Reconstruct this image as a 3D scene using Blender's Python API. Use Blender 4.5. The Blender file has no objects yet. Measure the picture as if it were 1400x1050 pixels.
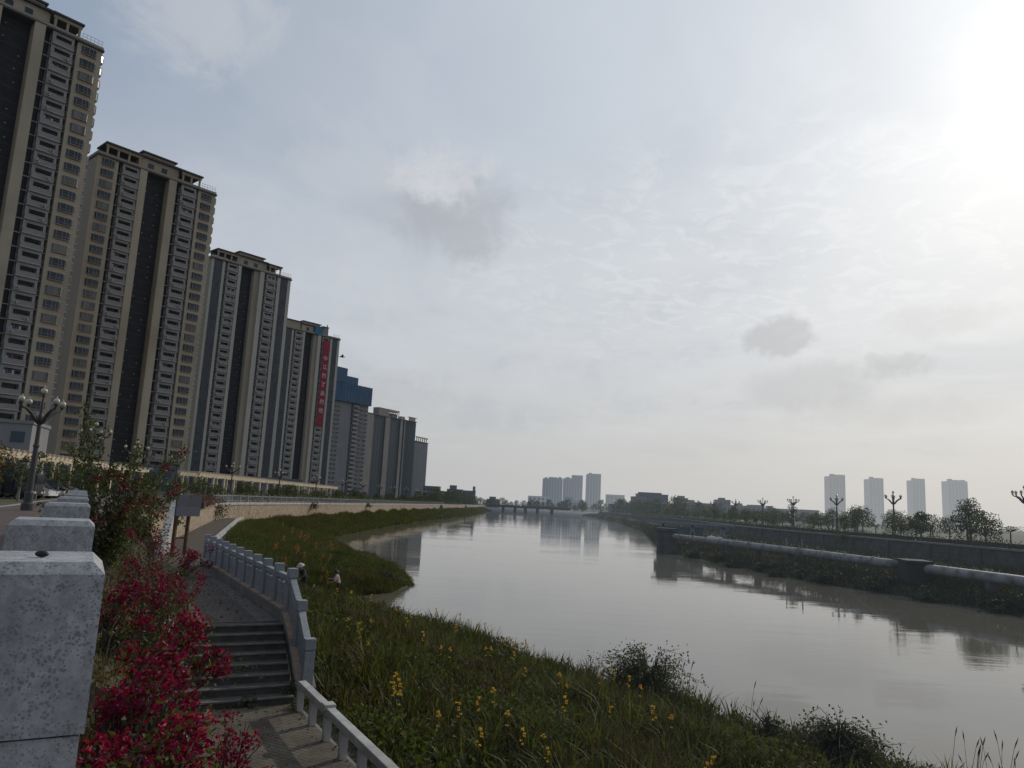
import bpy, bmesh, math, random
import numpy as np
from mathutils import Vector, Matrix
from mathutils.bvhtree import BVHTree
R = math.radians
rng = np.random.default_rng(7)
random.seed(7)
scene = bpy.context.scene
COL = bpy.data.collections.new("scene_objects"); scene.collection.children.link(COL)
link = COL.objects.link

# ------------------------------------------------------------------ mesh helpers
class MB:
    def __init__(s): s.v = []; s.f = []; s.m = []
    def face(s, pts, m=0):
        n = len(s.v); s.v += [tuple(p) for p in pts]; s.f.append(tuple(range(n, n+len(pts)))); s.m.append(m)
    def hexa(s, p, m=0):      # p: 8 points, bottom ring then top ring
        n = len(s.v); s.v += [tuple(q) for q in p]
        for a in ((3,2,1,0),(4,5,6,7),(0,1,5,4),(1,2,6,5),(2,3,7,6),(3,0,4,7)):
            s.f.append(tuple(n+i for i in a)); s.m.append(m)
    def box(s, x0, x1, y0, y1, z0, z1, m=0):
        s.hexa([(x0,y0,z0),(x1,y0,z0),(x1,y1,z0),(x0,y1,z0),(x0,y0,z1),(x1,y0,z1),(x1,y1,z1),(x0,y1,z1)], m)
    def taper(s, cx, cy, w0, d0, w1, d1, z0, z1, m=0):
        s.hexa([(cx-w0/2,cy-d0/2,z0),(cx+w0/2,cy-d0/2,z0),(cx+w0/2,cy+d0/2,z0),(cx-w0/2,cy+d0/2,z0),
                (cx-w1/2,cy-d1/2,z1),(cx+w1/2,cy-d1/2,z1),(cx+w1/2,cy+d1/2,z1),(cx-w1/2,cy+d1/2,z1)], m)
    def prism(s, poly, z0, z1, m=0, top=None, ms=None):
        n = len(poly)
        for i in range(n):
            a = poly[i]; b = poly[(i+1) % n]
            s.face([(a[0],a[1],z0),(b[0],b[1],z0),(b[0],b[1],z1),(a[0],a[1],z1)], ms[i] if ms else m)
        s.face([(p[0],p[1],z1) for p in poly], m if top is None else top)
        s.face([(p[0],p[1],z0) for p in reversed(poly)], m)
    def bar(s, a, b, w, h, m=0, up=(0,0,1)):   # rectangular bar from a to b
        a = Vector(a); b = Vector(b); d = (b-a).normalized(); u = Vector(up)
        r = d.cross(u)
        if r.length < 1e-5: r = Vector((1,0,0))
        r.normalize(); u = r.cross(d).normalized()
        r *= w/2; u *= h/2
        s.hexa([a-r-u, a+r-u, b+r-u, b-r-u, a-r+u, a+r+u, b+r+u, b-r+u], m)
    def tube(s, pts, rad, n=8, m=0, cap=True):
        pts = [Vector(p) for p in pts]; rings = []
        ref = Vector((0.31, 0.17, 0.93))
        for i, p in enumerate(pts):
            d = (pts[min(i+1, len(pts)-1)] - pts[max(i-1, 0)]).normalized()
            a = d.cross(ref)
            if a.length < .05: a = d.cross(Vector((1,0,0)))
            a.normalize(); b = d.cross(a)
            r = rad[i] if hasattr(rad, '__len__') else rad
            k = len(s.v)
            for j in range(n):
                t = 2*math.pi*j/n
                s.v.append(tuple(p + a*(r*math.cos(t)) + b*(r*math.sin(t))))
            rings.append(k)
        for i in range(len(rings)-1):
            for j in range(n):
                s.f.append((rings[i]+j, rings[i]+(j+1)%n, rings[i+1]+(j+1)%n, rings[i+1]+j)); s.m.append(m)
        if cap:
            s.f.append(tuple(rings[0]+j for j in reversed(range(n)))); s.m.append(m)
            s.f.append(tuple(rings[-1]+j for j in range(n))); s.m.append(m)
    def lathe(s, prof, c=(0,0,0), n=16, m=0):
        s.tube([(c[0], c[1], c[2]+z) for r, z in prof], [max(r, 1e-4) for r, z in prof], n, m)
    def ball(s, c, r, n=12, k=8, m=0, sz=1.0):
        s.lathe([(r*math.sin(math.pi*i/k), -r*sz*math.cos(math.pi*i/k)) for i in range(k+1)], c, n, m)
    def build(s, name, mats, parent=None, smooth=False, bevel=0, uselink=True):
        me = bpy.data.meshes.new(name); me.from_pydata(s.v, [], s.f)
        for mt in (mats if isinstance(mats, (list, tuple)) else [mats]): me.materials.append(mt)
        if any(s.m): me.polygons.foreach_set('material_index', s.m)
        if smooth: me.polygons.foreach_set('use_smooth', [True]*len(me.polygons))
        me.update()
        o = bpy.data.objects.new(name, me)
        if uselink: link(o)
        if parent: o.parent = parent
        if bevel:
            b = o.modifiers.new('bevel', 'BEVEL'); b.width = bevel; b.segments = 2; b.limit_method = 'ANGLE'
        return o

def np_mesh(name, V, k, faces, mats, parent=None, smooth=False, mi=None):
    """V: (N,k,3) copies of a k-vertex element with the given face tuples (all quads or all tris)."""
    N = V.shape[0]; L = len(faces[0])
    F = np.array(faces, dtype=np.int32)
    idx = (F[None] + (np.arange(N, dtype=np.int32)*k)[:, None, None]).reshape(-1)
    me = bpy.data.meshes.new(name); me.vertices.add(N*k)
    me.vertices.foreach_set('co', V.astype(np.float32).reshape(-1))
    me.loops.add(len(idx)); me.loops.foreach_set('vertex_index', idx)
    nf = N*len(faces); me.polygons.add(nf)
    me.polygons.foreach_set('loop_start', np.arange(nf, dtype=np.int32)*L)
    me.polygons.foreach_set('loop_total', np.full(nf, L, dtype=np.int32))
    for mt in (mats if isinstance(mats, (list, tuple)) else [mats]): me.materials.append(mt)
    if mi is not None: me.polygons.foreach_set('material_index', np.repeat(mi.astype(np.int32), len(faces)))
    if smooth: me.polygons.foreach_set('use_smooth', np.ones(nf, dtype=bool))
    me.update(calc_edges=True); me.validate()
    o = bpy.data.objects.new(name, me); link(o)
    if parent: o.parent = parent
    return o

def norm(a): return a/np.maximum(np.linalg.norm(a, axis=-1, keepdims=True), 1e-9)
def rdir(n): return norm(rng.normal(size=(n, 3)))

def leaves(name, P, D, L, W, mats, parent=None, fold=.25, N=None, mi=None):
    """pointed leaves: base P, direction D, length L, width W, folded along the midrib (6 verts, 2 quads)."""
    n = len(P); L = np.broadcast_to(L, (n,))[:, None]; W = np.broadcast_to(W, (n,))[:, None]
    if N is None: N = rdir(n)
    S = norm(np.cross(D, N)); U = norm(np.cross(S, D))
    V = np.empty((n, 6, 3))
    V[:,0] = P; V[:,1] = P + D*L*.4 + S*W*.5 + U*W*fold; V[:,2] = P + D*L*.5
    V[:,3] = P + D*L*.4 - S*W*.5 + U*W*fold; V[:,4] = P + D*L - U*L*.12; V[:,5] = P + D*L*.75 + S*W*.28 + U*W*fold*.4
    V2 = np.empty((n, 6, 3)); V2[:] = V
    V2[:,5] = P + D*L - U*L*.12
    return np_mesh(name, V2[:, :5], 5, [(0,1,4,2), (0,2,4,3)], mats, parent, False, mi)

def tag(o, label=None, cat=None, group=None, kind=None):
    if label: o['label'] = label
    if cat: o['category'] = cat
    if group: o['group'] = group
    if kind: o['kind'] = kind
    return o
def thing(name, label, cat, loc=(0,0,0), rz=0, group=None):
    o = bpy.data.objects.new(name, None); link(o); o.location = loc; o.rotation_euler = (0,0,rz); o.empty_display_size = .2
    return tag(o, label, cat, group)
def struct(o): o['kind'] = 'structure'; return o
def dup(root, loc, rz=0, label=None, group=None, scale=None):
    r = root.copy(); link(r); r.location = loc; r.rotation_euler = (0,0,rz)
    if scale is not None: r.scale = (scale,)*3 if not hasattr(scale, '__len__') else scale
    if label: r['label'] = label
    if group: r['group'] = group
    for ch in list(root.children):
        c = ch.copy(); link(c); c.parent = r
        for g in ch.children:
            d = g.copy(); link(d); d.parent = c
    return r
def inst(src, parent, loc, rz=0):
    """another part sharing src's mesh, with src's own sub-parts copied too"""
    c = src.copy(); link(c); c.parent = parent; c.location = loc; c.rotation_euler = (0,0,rz)
    for g in src.children:
        d = g.copy(); link(d); d.parent = c
    return c

# ------------------------------------------------------------------ materials
def newmat(name):
    m = bpy.data.materials.new(name); m.use_nodes = True; m.node_tree.nodes.clear()
    m.cycles.emission_sampling = 'NONE'
    return m, m.node_tree.nodes, m.node_tree.links
def n_(N, t, **k):
    x = N.new(t)
    for a, b in k.items():
        if a in x.inputs.keys() if isinstance(a, str) else False: x.inputs[a].default_value = b
        else: setattr(x, a, b)
    return x
def math_(N, Lk, op, a, b=None, c=None, clamp=False):
    x = N.new('ShaderNodeMath'); x.operation = op; x.use_clamp = clamp
    for i, q in enumerate((a, b, c)):
        if q is None: continue
        if isinstance(q, (int, float)): x.inputs[i].default_value = q
        else: Lk.new(q, x.inputs[i])
    return x.outputs[0]
def mixc(N, Lk, fac, a, b, mode='MIX'):
    x = N.new('ShaderNodeMix'); x.data_type = 'RGBA'; x.blend_type = mode
    for i, q in ((0, fac), (6, a), (7, b)):
        if isinstance(q, (int, float)): x.inputs[i].default_value = q
        elif isinstance(q, tuple): x.inputs[i].default_value = (*q, 1) if len(q) == 3 else q
        else: Lk.new(q, x.inputs[i])
    return x.outputs[2]
def ramp(N, Lk, fac, stops):
    x = N.new('ShaderNodeValToRGB'); e = x.color_ramp.elements
    while len(e) < len(stops): e.new(.5)
    for i, (p, c) in enumerate(stops): e[i].position = p; e[i].color = (*c, 1) if hasattr(c, '__len__') else (c, c, c, 1)
    Lk.new(fac, x.inputs[0]); return x.outputs[0]
def maprange(N, Lk, v, a, b, c=0., d=1., smooth=False):
    x = N.new('ShaderNodeMapRange'); x.interpolation_type = 'SMOOTHSTEP' if smooth else 'LINEAR'
    Lk.new(v, x.inputs[0])
    for i, q in enumerate((a, b, c, d)): x.inputs[i+1].default_value = q
    return x.outputs[0]
def noise(N, Lk, vec, scale, detail=4, rough=.55, dist=0):
    x = N.new('ShaderNodeTexNoise'); x.inputs['Scale'].default_value = scale; x.inputs['Detail'].default_value = detail
    x.inputs['Roughness'].default_value = rough; x.inputs['Distortion'].default_value = dist
    if vec is not None: Lk.new(vec, x.inputs['Vector'])
    return x.outputs['Fac']

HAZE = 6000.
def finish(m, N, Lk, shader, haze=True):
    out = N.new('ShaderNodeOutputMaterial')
    if haze:      # haze painted into the surface as emission, growing with origin distance and sunward
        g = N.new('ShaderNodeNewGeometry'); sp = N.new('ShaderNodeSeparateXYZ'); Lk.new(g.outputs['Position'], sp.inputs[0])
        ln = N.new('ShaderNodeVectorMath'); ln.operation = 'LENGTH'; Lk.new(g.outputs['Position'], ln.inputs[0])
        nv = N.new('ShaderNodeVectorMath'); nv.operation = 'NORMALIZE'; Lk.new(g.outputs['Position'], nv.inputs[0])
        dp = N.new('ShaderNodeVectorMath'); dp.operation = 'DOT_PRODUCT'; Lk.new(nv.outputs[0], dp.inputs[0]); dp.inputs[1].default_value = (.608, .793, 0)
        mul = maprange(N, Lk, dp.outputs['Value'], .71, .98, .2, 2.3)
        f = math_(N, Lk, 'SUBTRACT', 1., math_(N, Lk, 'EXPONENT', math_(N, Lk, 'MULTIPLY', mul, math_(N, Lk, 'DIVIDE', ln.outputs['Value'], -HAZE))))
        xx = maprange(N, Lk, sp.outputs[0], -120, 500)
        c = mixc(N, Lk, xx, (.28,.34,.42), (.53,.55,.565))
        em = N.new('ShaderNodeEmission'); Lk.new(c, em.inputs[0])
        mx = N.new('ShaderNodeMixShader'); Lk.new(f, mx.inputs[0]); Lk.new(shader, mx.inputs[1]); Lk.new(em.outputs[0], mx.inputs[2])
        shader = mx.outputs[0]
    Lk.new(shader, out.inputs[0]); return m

def M(name, c1, c2=None, scale=4., detail=5, rough=.8, bump=0., spec=.3, haze=True, island=0., transl=0., metal=0., lo=.35, hi=.65,
      c3=None, scale3=.3, bscale=None, coord='Object', streak=None, coat=0):
    m, N, Lk = newmat(name)
    tc = N.new('ShaderNodeTexCoord')
    if coord == 'World':
        g = N.new('ShaderNodeNewGeometry'); vec = g.outputs['Position']
    else: vec = tc.outputs[coord]
    if streak:
        mp = N.new('ShaderNodeMapping'); mp.inputs['Scale'].default_value = streak; Lk.new(vec, mp.inputs[0]); svec = mp.outputs[0]
    else: svec = vec
    col = None
    if c2 is None: c2 = tuple(x*.75 for x in c1)
    nz = noise(N, Lk, svec, scale, detail)
    col = mixc(N, Lk, maprange(N, Lk, nz, lo, hi), c1, c2)
    if c3 is not None:
        n3 = noise(N, Lk, vec, scale3, 3)
        col = mixc(N, Lk, maprange(N, Lk, n3, .45, .7), col, c3)
    if island:
        g2 = N.new('ShaderNodeNewGeometry')
        hs = N.new('ShaderNodeHueSaturation'); Lk.new(col, hs.inputs['Color'])
        Lk.new(maprange(N, Lk, g2.outputs['Random Per Island'], 0, 1, 1-island, 1+island), hs.inputs['Value'])
        rr = math_(N, Lk, 'FRACT', math_(N, Lk, 'MULTIPLY', g2.outputs['Random Per Island'], 37.7))
        Lk.new(maprange(N, Lk, rr, 0, 1, .5-.05*island, .5+.03*island), hs.inputs['Hue'])
        col = hs.outputs[0]
    p = N.new('ShaderNodeBsdfPrincipled'); Lk.new(col, p.inputs['Base Color'])
    p.inputs['Roughness'].default_value = rough; p.inputs['Specular IOR Level'].default_value = spec; p.inputs['Metallic'].default_value = metal
    if coat: p.inputs['Coat Weight'].default_value = coat
    if bump:
        b = N.new('ShaderNodeBump'); b.inputs['Strength'].default_value = min(1, bump); b.inputs['Distance'].default_value = .02
        Lk.new(noise(N, Lk, vec, bscale or scale*3, 4), b.inputs['Height']); Lk.new(b.outputs[0], p.inputs['Normal'])
    sh = p.outputs[0]
    if transl:
        t = N.new('ShaderNodeBsdfTranslucent')
        Lk.new(mixc(N, Lk, 1., col, (1.6,1.5,.8), 'MULTIPLY'), t.inputs[0])
        mx = N.new('ShaderNodeMixShader'); mx.inputs[0].default_value = transl
        Lk.new(sh, mx.inputs[1]); Lk.new(t.outputs[0], mx.inputs[2]); sh = mx.outputs[0]
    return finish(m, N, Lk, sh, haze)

def granite(name, base=(.30,.30,.31)):
    m, N, Lk = newmat(name); tc = N.new('ShaderNodeTexCoord'); v = tc.outputs['Object']
    a = noise(N, Lk, v, 55, 6, .7); b = noise(N, Lk, v, 140, 3, .8); c = noise(N, Lk, v, 5, 4)
    col = mixc(N, Lk, maprange(N, Lk, a, .40, .60), tuple(x*.80 for x in base), tuple(x*1.16 for x in base))
    vo = N.new('ShaderNodeTexVoronoi'); vo.inputs['Scale'].default_value = 165; Lk.new(v, vo.inputs['Vector'])
    sp = math_(N, Lk, 'LESS_THAN', vo.outputs['Distance'], maprange(N, Lk, noise(N, Lk, v, 38, 2), .34, .62, .12, .46))
    col = mixc(N, Lk, math_(N, Lk, 'MULTIPLY', sp, .55), col, (.07,.07,.075))
    col = mixc(N, Lk, maprange(N, Lk, b, .62, .75), col, tuple(min(1, x*1.6) for x in base))
    col = mixc(N, Lk, maprange(N, Lk, c, .42, .72, 0, .6), col, tuple(x*.55 for x in base))
    mpd = N.new('ShaderNodeMapping'); mpd.inputs['Scale'].default_value = (14, 14, 1.1); Lk.new(v, mpd.inputs[0])
    col = mixc(N, Lk, maprange(N, Lk, noise(N, Lk, mpd.outputs[0], 1.2, 5, .65), .52, .74, 0, .55), col, (base[0]*.42, base[1]*.43, base[2]*.40))
    p = N.new('ShaderNodeBsdfPrincipled'); Lk.new(col, p.inputs['Base Color']); p.inputs['Roughness'].default_value = .75
    p.inputs['Specular IOR Level'].default_value = .25
    bp = N.new('ShaderNodeBump'); bp.inputs['Strength'].default_value = .25; bp.inputs['Distance'].default_value = .004
    Lk.new(a, bp.inputs['Height']); Lk.new(bp.outputs[0], p.inputs['Normal'])
    return finish(m, N, Lk, p.outputs[0])

def bricks(name, c1, c2, mortar, rot=0., sx=1., bw=.5, rh=.25, mort=.02, dirt=(.03,.03,.025), bump=.4, dirtlo=.45, dirthi=.75, axis='xy', rough=.85):
    m, N, Lk = newmat(name); g = N.new('ShaderNodeNewGeometry')
    mp = N.new('ShaderNodeMapping'); Lk.new(g.outputs['Position'], mp.inputs[0])
    mp.inputs['Rotation'].default_value = (0, 0, rot); vec = mp.outputs[0]
    if axis == 'yz':   # walls: run along the wall, height up
        sp = N.new('ShaderNodeSeparateXYZ'); Lk.new(vec, sp.inputs[0]); cb = N.new('ShaderNodeCombineXYZ')
        Lk.new(sp.outputs[1], cb.inputs[0]); Lk.new(sp.outputs[2], cb.inputs[1]); vec = cb.outputs[0]
    br = N.new('ShaderNodeTexBrick'); Lk.new(vec, br.inputs['Vector']); br.inputs['Scale'].default_value = sx
    br.inputs['Brick Width'].default_value = bw; br.inputs['Row Height'].default_value = rh; br.inputs['Mortar Size'].default_value = mort
    br.inputs['Color1'].default_value = (*c1, 1); br.inputs['Color2'].default_value = (*c2, 1); br.inputs['Mortar'].default_value = (*mortar, 1)
    d = noise(N, Lk, g.outputs['Position'], .9, 6, .65); d2 = noise(N, Lk, g.outputs['Position'], 14, 4)
    col = mixc(N, Lk, maprange(N, Lk, d, dirtlo, dirthi, 0, .8), br.outputs[0], dirt)
    col = mixc(N, Lk, maprange(N, Lk, d2, .35, .7, 0, .5), col, tuple(x*.7 for x in c1))
    p = N.new('ShaderNodeBsdfPrincipled'); Lk.new(col, p.inputs['Base Color']); p.inputs['Roughness'].default_value = rough
    p.inputs['Specular IOR Level'].default_value = .2
    b = N.new('ShaderNodeBump'); b.inputs['Strength'].default_value = bump; b.inputs['Distance'].default_value = .02
    h = mixc(N, Lk, .35, br.outputs['Fac'], d2); hn = math_(N, Lk, 'SUBTRACT', 1., h)
    Lk.new(hn, b.inputs['Height']); Lk.new(b.outputs[0], p.inputs['Normal'])
    return finish(m, N, Lk, p.outputs[0])

def rubble(name, c1, c2, joint, scale=1.6):
    m, N, Lk = newmat(name); g = N.new('ShaderNodeNewGeometry'); v = g.outputs['Position']
    mp = N.new('ShaderNodeMapping'); mp.inputs['Scale'].default_value = (scale, scale, scale*1.3); Lk.new(v, mp.inputs[0])
    vo = N.new('ShaderNodeTexVoronoi'); vo.inputs['Scale'].default_value = 1.; Lk.new(mp.outputs[0], vo.inputs['Vector'])
    ve = N.new('ShaderNodeTexVoronoi'); ve.feature = 'DISTANCE_TO_EDGE'; ve.inputs['Scale'].default_value = 1.; Lk.new(mp.outputs[0], ve.inputs['Vector'])
    sp = N.new('ShaderNodeSeparateXYZ'); Lk.new(vo.outputs['Color'], sp.inputs[0])
    col = mixc(N, Lk, sp.outputs[0], c1, c2)
    col = mixc(N, Lk, maprange(N, Lk, noise(N, Lk, v, 6, 5), .35, .7, 0, .6), col, tuple(x*.6 for x in c1))
    e = maprange(N, Lk, ve.outputs['Distance'], .02, .09)
    col = mixc(N, Lk, e, joint, col)
    col = mixc(N, Lk, maprange(N, Lk, noise(N, Lk, v, .35, 4), .5, .8, 0, .7), col, tuple(x*.45 for x in c1))
    p = N.new('ShaderNodeBsdfPrincipled'); Lk.new(col, p.inputs['Base Color']); p.inputs['Roughness'].default_value = .9
    b = N.new('ShaderNodeBump'); b.inputs['Strength'].default_value = .6; b.inputs['Distance'].default_value = .04
    Lk.new(e, b.inputs['Height']); Lk.new(b.outputs[0], p.inputs['Normal'])
    return finish(m, N, Lk, p.outputs[0])

mGranite = granite('granite', (.35,.35,.355)); mGraniteL = granite('pale_granite', (.26,.275,.29))
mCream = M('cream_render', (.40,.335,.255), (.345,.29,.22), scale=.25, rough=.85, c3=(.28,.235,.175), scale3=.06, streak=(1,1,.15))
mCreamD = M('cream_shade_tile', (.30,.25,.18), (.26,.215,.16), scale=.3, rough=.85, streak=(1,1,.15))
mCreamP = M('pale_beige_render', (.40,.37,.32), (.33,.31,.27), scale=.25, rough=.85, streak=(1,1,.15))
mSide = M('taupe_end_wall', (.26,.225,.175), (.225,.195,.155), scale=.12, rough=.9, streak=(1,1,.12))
mDark = M('dark_slot_tile', (.048,.044,.042), (.036,.034,.033), scale=.6, rough=.6)
mGreyWall = M('grey_render', (.215,.21,.21), (.17,.165,.17), scale=.3, rough=.85, streak=(1,1,.2))
mBalc = M('balcony_render', (.29,.275,.265), (.24,.225,.22), scale=.5, rough=.8, c3=(.19,.18,.175), scale3=.3)
mSlab = M('balcony_slab', (.40,.375,.345), (.33,.31,.285), scale=.7, rough=.8)
mRoof = M('roof_tile_dark', (.085,.075,.08), (.06,.055,.06), scale=1.2, rough=.8)
mCoreGlass = M('black_core_glass', (.018,.018,.019), (.026,.026,.027), scale=.5, rough=.45, spec=.12)
mFrame = M('window_frame_metal', (.30,.30,.29), scale=3, rough=.5)
mFrameD = M('dark_window_frame', (.06,.065,.075), scale=3, rough=.5)
mSteel = M('galvanised_steel', (.28,.29,.30), (.2,.21,.22), scale=4, rough=.45, metal=.3)

def glass(name, c, rough=.12, vary=.5):
    m, N, Lk = newmat(name); g = N.new('ShaderNodeNewGeometry'); oi = N.new('ShaderNodeObjectInfo')
    v = g.outputs['Position']
    wn = N.new('ShaderNodeTexWhiteNoise'); wn.noise_dimensions = '1D'
    Lk.new(math_(N, Lk, 'ADD', math_(N, Lk, 'MULTIPLY', g.outputs['Random Per Island'], 91.), math_(N, Lk, 'MULTIPLY', oi.outputs['Random'], 57.)), wn.inputs['W'])
    col = mixc(N, Lk, maprange(N, Lk, wn.outputs['Value'], 0, 1, 0, vary), c, tuple(x*2.2 + .015 for x in c))
    p = N.new('ShaderNodeBsdfPrincipled'); Lk.new(col, p.inputs['Base Color']); p.inputs['Roughness'].default_value = rough
    p.inputs['Specular IOR Level'].default_value = .28
    b = N.new('ShaderNodeBump'); b.inputs['Strength'].default_value = .06; b.inputs['Distance'].default_value = .05
    Lk.new(noise(N, Lk, v, .6, 2), b.inputs['Height']); Lk.new(b.outputs[0], p.inputs['Normal'])
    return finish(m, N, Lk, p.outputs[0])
mGlass = glass('window_glass', (.014,.019,.028)); mGlassB = glass('blue_strip_glass', (.028,.033,.038), .25)
mGlassT = glass('teal_tower_glass', (.018,.030,.040), .35, .3)
mGlassC = glass('curtained_glass', (.075,.07,.065), .3, .8)
mFarPier = M('far_pier_render', (.19,.175,.16), (.16,.148,.137), scale=.1, rough=.9)
mDoor = glass('balcony_door_glass', (.010,.010,.012), .3)

# ------------------------------------------------------------------ camera
TH = R(9.1); RO = R(2.85)
fw = Vector((0, math.cos(TH), math.sin(TH))); up0 = Vector((0, -math.sin(TH), math.cos(TH))); rt0 = Vector((1,0,0))
rt = rt0*math.cos(RO) + up0*math.sin(RO); upv = up0*math.cos(RO) - rt0*math.sin(RO)
cam = bpy.data.cameras.new('camera'); cam.sensor_width = 36; cam.lens = 36*1030/1400; cam.clip_start = .05; cam.clip_end = 20000
co = bpy.data.objects.new('camera', cam); link(co)
mw = Matrix.Identity(4)
for i in range(3): mw[i][0] = rt[i]; mw[i][1] = upv[i]; mw[i][2] = -fw[i]
mw[0][3], mw[1][3], mw[2][3] = 0, 0, 6.0
co.matrix_world = mw; scene.camera = co

# ------------------------------------------------------------------ light and sky
SUN_AZ, SUN_EL = R(37.5), R(28.5)
S = Vector((math.sin(SUN_AZ)*math.cos(SUN_EL), math.cos(SUN_AZ)*math.cos(SUN_EL), math.sin(SUN_EL)))
sl = bpy.data.lights.new('sun', 'SUN'); sl.energy = 2.0; sl.angle = R(1.2); sl.color = (1, .93, .82)
so = bpy.data.objects.new('sun', sl); link(so); so.rotation_euler = S.to_track_quat('Z', 'Y').to_euler()
W = bpy.data.worlds.new("World"); scene.world = W; W.use_nodes = True
N = W.node_tree.nodes; Lk = W.node_tree.links; N.clear()
tc = N.new('ShaderNodeTexCoord'); dirv = tc.outputs['Generated']
def dot(v):
    x = N.new('ShaderNodeVectorMath'); x.operation = 'DOT_PRODUCT'; Lk.new(dirv, x.inputs[0]); x.inputs[1].default_value = v; return x.outputs['Value']
sky = N.new('ShaderNodeTexSky'); sky.sky_type = 'NISHITA'; sky.sun_disc = False; sky.sun_elevation = SUN_EL; sky.sun_rotation = SUN_AZ
sky.air_density = 1.2; sky.dust_density = 3.
bgS = N.new('ShaderNodeBackground'); Lk.new(sky.outputs[0], bgS.inputs[0]); bgS.inputs[1].default_value = .05
sepn = N.new('ShaderNodeSeparateXYZ'); Lk.new(dirv, sepn.inputs[0]); zz = sepn.outputs[2]
ds = math_(N, Lk, 'MAXIMUM', dot(S), 0.)
wide = maprange(N, Lk, dot(S), -.6, 1.)
hzc = mixc(N, Lk, maprange(N, Lk, dot(S), .35, 1.), (.455,.472,.492), (.63,.63,.62))       # haze near the horizon
upc = mixc(N, Lk, maprange(N, Lk, dot(S), .45, .97), (.285,.355,.465), (.60,.655,.72))        # veil overhead
base = mixc(N, Lk, maprange(N, Lk, zz, .02, .50, smooth=True), hzc, upc)
midc = mixc(N, Lk, maprange(N, Lk, dot(S), .45, 1.), (.575,.62,.685), (.66,.695,.735))
bell = math_(N, Lk, 'MULTIPLY', maprange(N, Lk, zz, .03, .25, smooth=True), maprange(N, Lk, zz, .26, .52, 1, 0, True))
base = mixc(N, Lk, math_(N, Lk, 'MULTIPLY', bell, .6), base, midc)
# clouds: a flattened sheet of noise
zc = math_(N, Lk, 'MAXIMUM', math_(N, Lk, 'ADD', zz, .12), .03)
cx = N.new('ShaderNodeCombineXYZ')
Lk.new(math_(N, Lk, 'DIVIDE', sepn.outputs[0], zc), cx.inputs[0]); Lk.new(math_(N, Lk, 'DIVIDE', sepn.outputs[1], zc), cx.inputs[1])
sheet = noise(N, Lk, cx.outputs[0], 1.3, 5, .6, .4)
fine = noise(N, Lk, cx.outputs[0], 9., 5, .64, .8)
nd = noise(N, Lk, dirv, 13., 6, .66, .5); nd2 = noise(N, Lk, dirv, 26., 4, .62, .2)
up_fade = maprange(N, Lk, zz, .03, .14)
wf = math_(N, Lk, 'MULTIPLY', maprange(N, Lk, sheet, .46, .74, smooth=True), up_fade)
base = mixc(N, Lk, math_(N, Lk, 'MULTIPLY', wf, .34), base, mixc(N, Lk, .5, midc, (.82,.83,.85)))
base = mixc(N, Lk, math_(N, Lk, 'MULTIPLY', math_(N, Lk, 'MULTIPLY', maprange(N, Lk, sheet, .32, .5, 1, 0, True), up_fade), .22), base, (.33,.39,.48))
def blob(az, el, wu, wv, soft, k, nz=None):
    az = R(az); el = R(el)
    c = Vector((math.sin(az)*math.cos(el), math.cos(az)*math.cos(el), math.sin(el)))
    r = Vector((math.cos(az), -math.sin(az), 0)); u = r.cross(c)
    a = math_(N, Lk, 'DIVIDE', dot(r), math.tan(R(wu))); b = math_(N, Lk, 'DIVIDE', math_(N, Lk, 'SUBTRACT', dot(u), 0.), math.tan(R(wv)))
    d2 = math_(N, Lk, 'ADD', math_(N, Lk, 'MULTIPLY', a, a), math_(N, Lk, 'MULTIPLY', b, b))
    d2 = math_(N, Lk, 'ADD', d2, maprange(N, Lk, nz or nd, .3, .7, k, -k))
    front = math_(N, Lk, 'GREATER_THAN', dot(c), .3)
    return math_(N, Lk, 'MULTIPLY', maprange(N, Lk, d2, 1-soft, 1+soft, 1, 0, True), front)
def cloud(f, amt, col):
    global base
    base = mixc(N, Lk, math_(N, Lk, 'MULTIPLY', f, amt), base, col)
wsp = math_(N, Lk, 'MULTIPLY', blob(19, 19.5, 19, 7.5, .9, .5), maprange(N, Lk, fine, .47, .63, smooth=True))
cloud(wsp, .26, (.84,.85,.86))
wsp2 = math_(N, Lk, 'MULTIPLY', blob(-2, 12, 22, 6, .9, .5), maprange(N, Lk, nd2, .45, .68, smooth=True))
cloud(wsp2, .35, (.64,.65,.67))
cloud(blob(-26.5, 32.5, 4.5, 4.0, .9, .8), .55, (.62,.64,.67))
cloud(blob(-17, 30, 6, 4, .95, .9), .25, (.56,.59,.63))
cloud(blob(-9.6, 21.3, 3.6, 1.5, .95, 1.0), .40, (.44,.47,.515))      # thin grey tail of the puff
cloud(blob(-5.2, 21.5, 3.8, 3.0, .95, 1.2), .66, (.42,.445,.485))       # grey body
cloud(math_(N, Lk, 'MULTIPLY', blob(-6.8, 24.2, 3.2, 1.9, .95, 1.3, nd2), maprange(N, Lk, nd, .36, .60)), .75, (.69,.70,.73))      # lit crown
cloud(math_(N, Lk, 'MULTIPLY', blob(-5.4, 23.6, 2.6, 1.7, .8, 1.0), maprange(N, Lk, nd2, .36, .6)), .6, (.66,.67,.70))
cloud(blob(-14, 23.5, 4.0, 1.6, .95, .9), .35, (.60,.62,.65))
cloud(blob(19.5, 12.9, 2.4, 1.35, .7, .9, nd2), .55, (.385,.405,.435))
cloud(blob(27.2, 10.5, 2.3, .9, .8, .9, nd2), .58, (.43,.445,.47))
cloud(blob(22, 9.3, 4.2, 1.5, .9, .8), .5, (.45,.465,.49))
cloud(blob(27, 7.6, 5.5, 1.1, .9, .8), .3, (.44,.455,.475))
cloud(blob(30, 13.6, 3.0, 1.0, .9, .9, nd2), .35, (.5,.51,.53))
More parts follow.
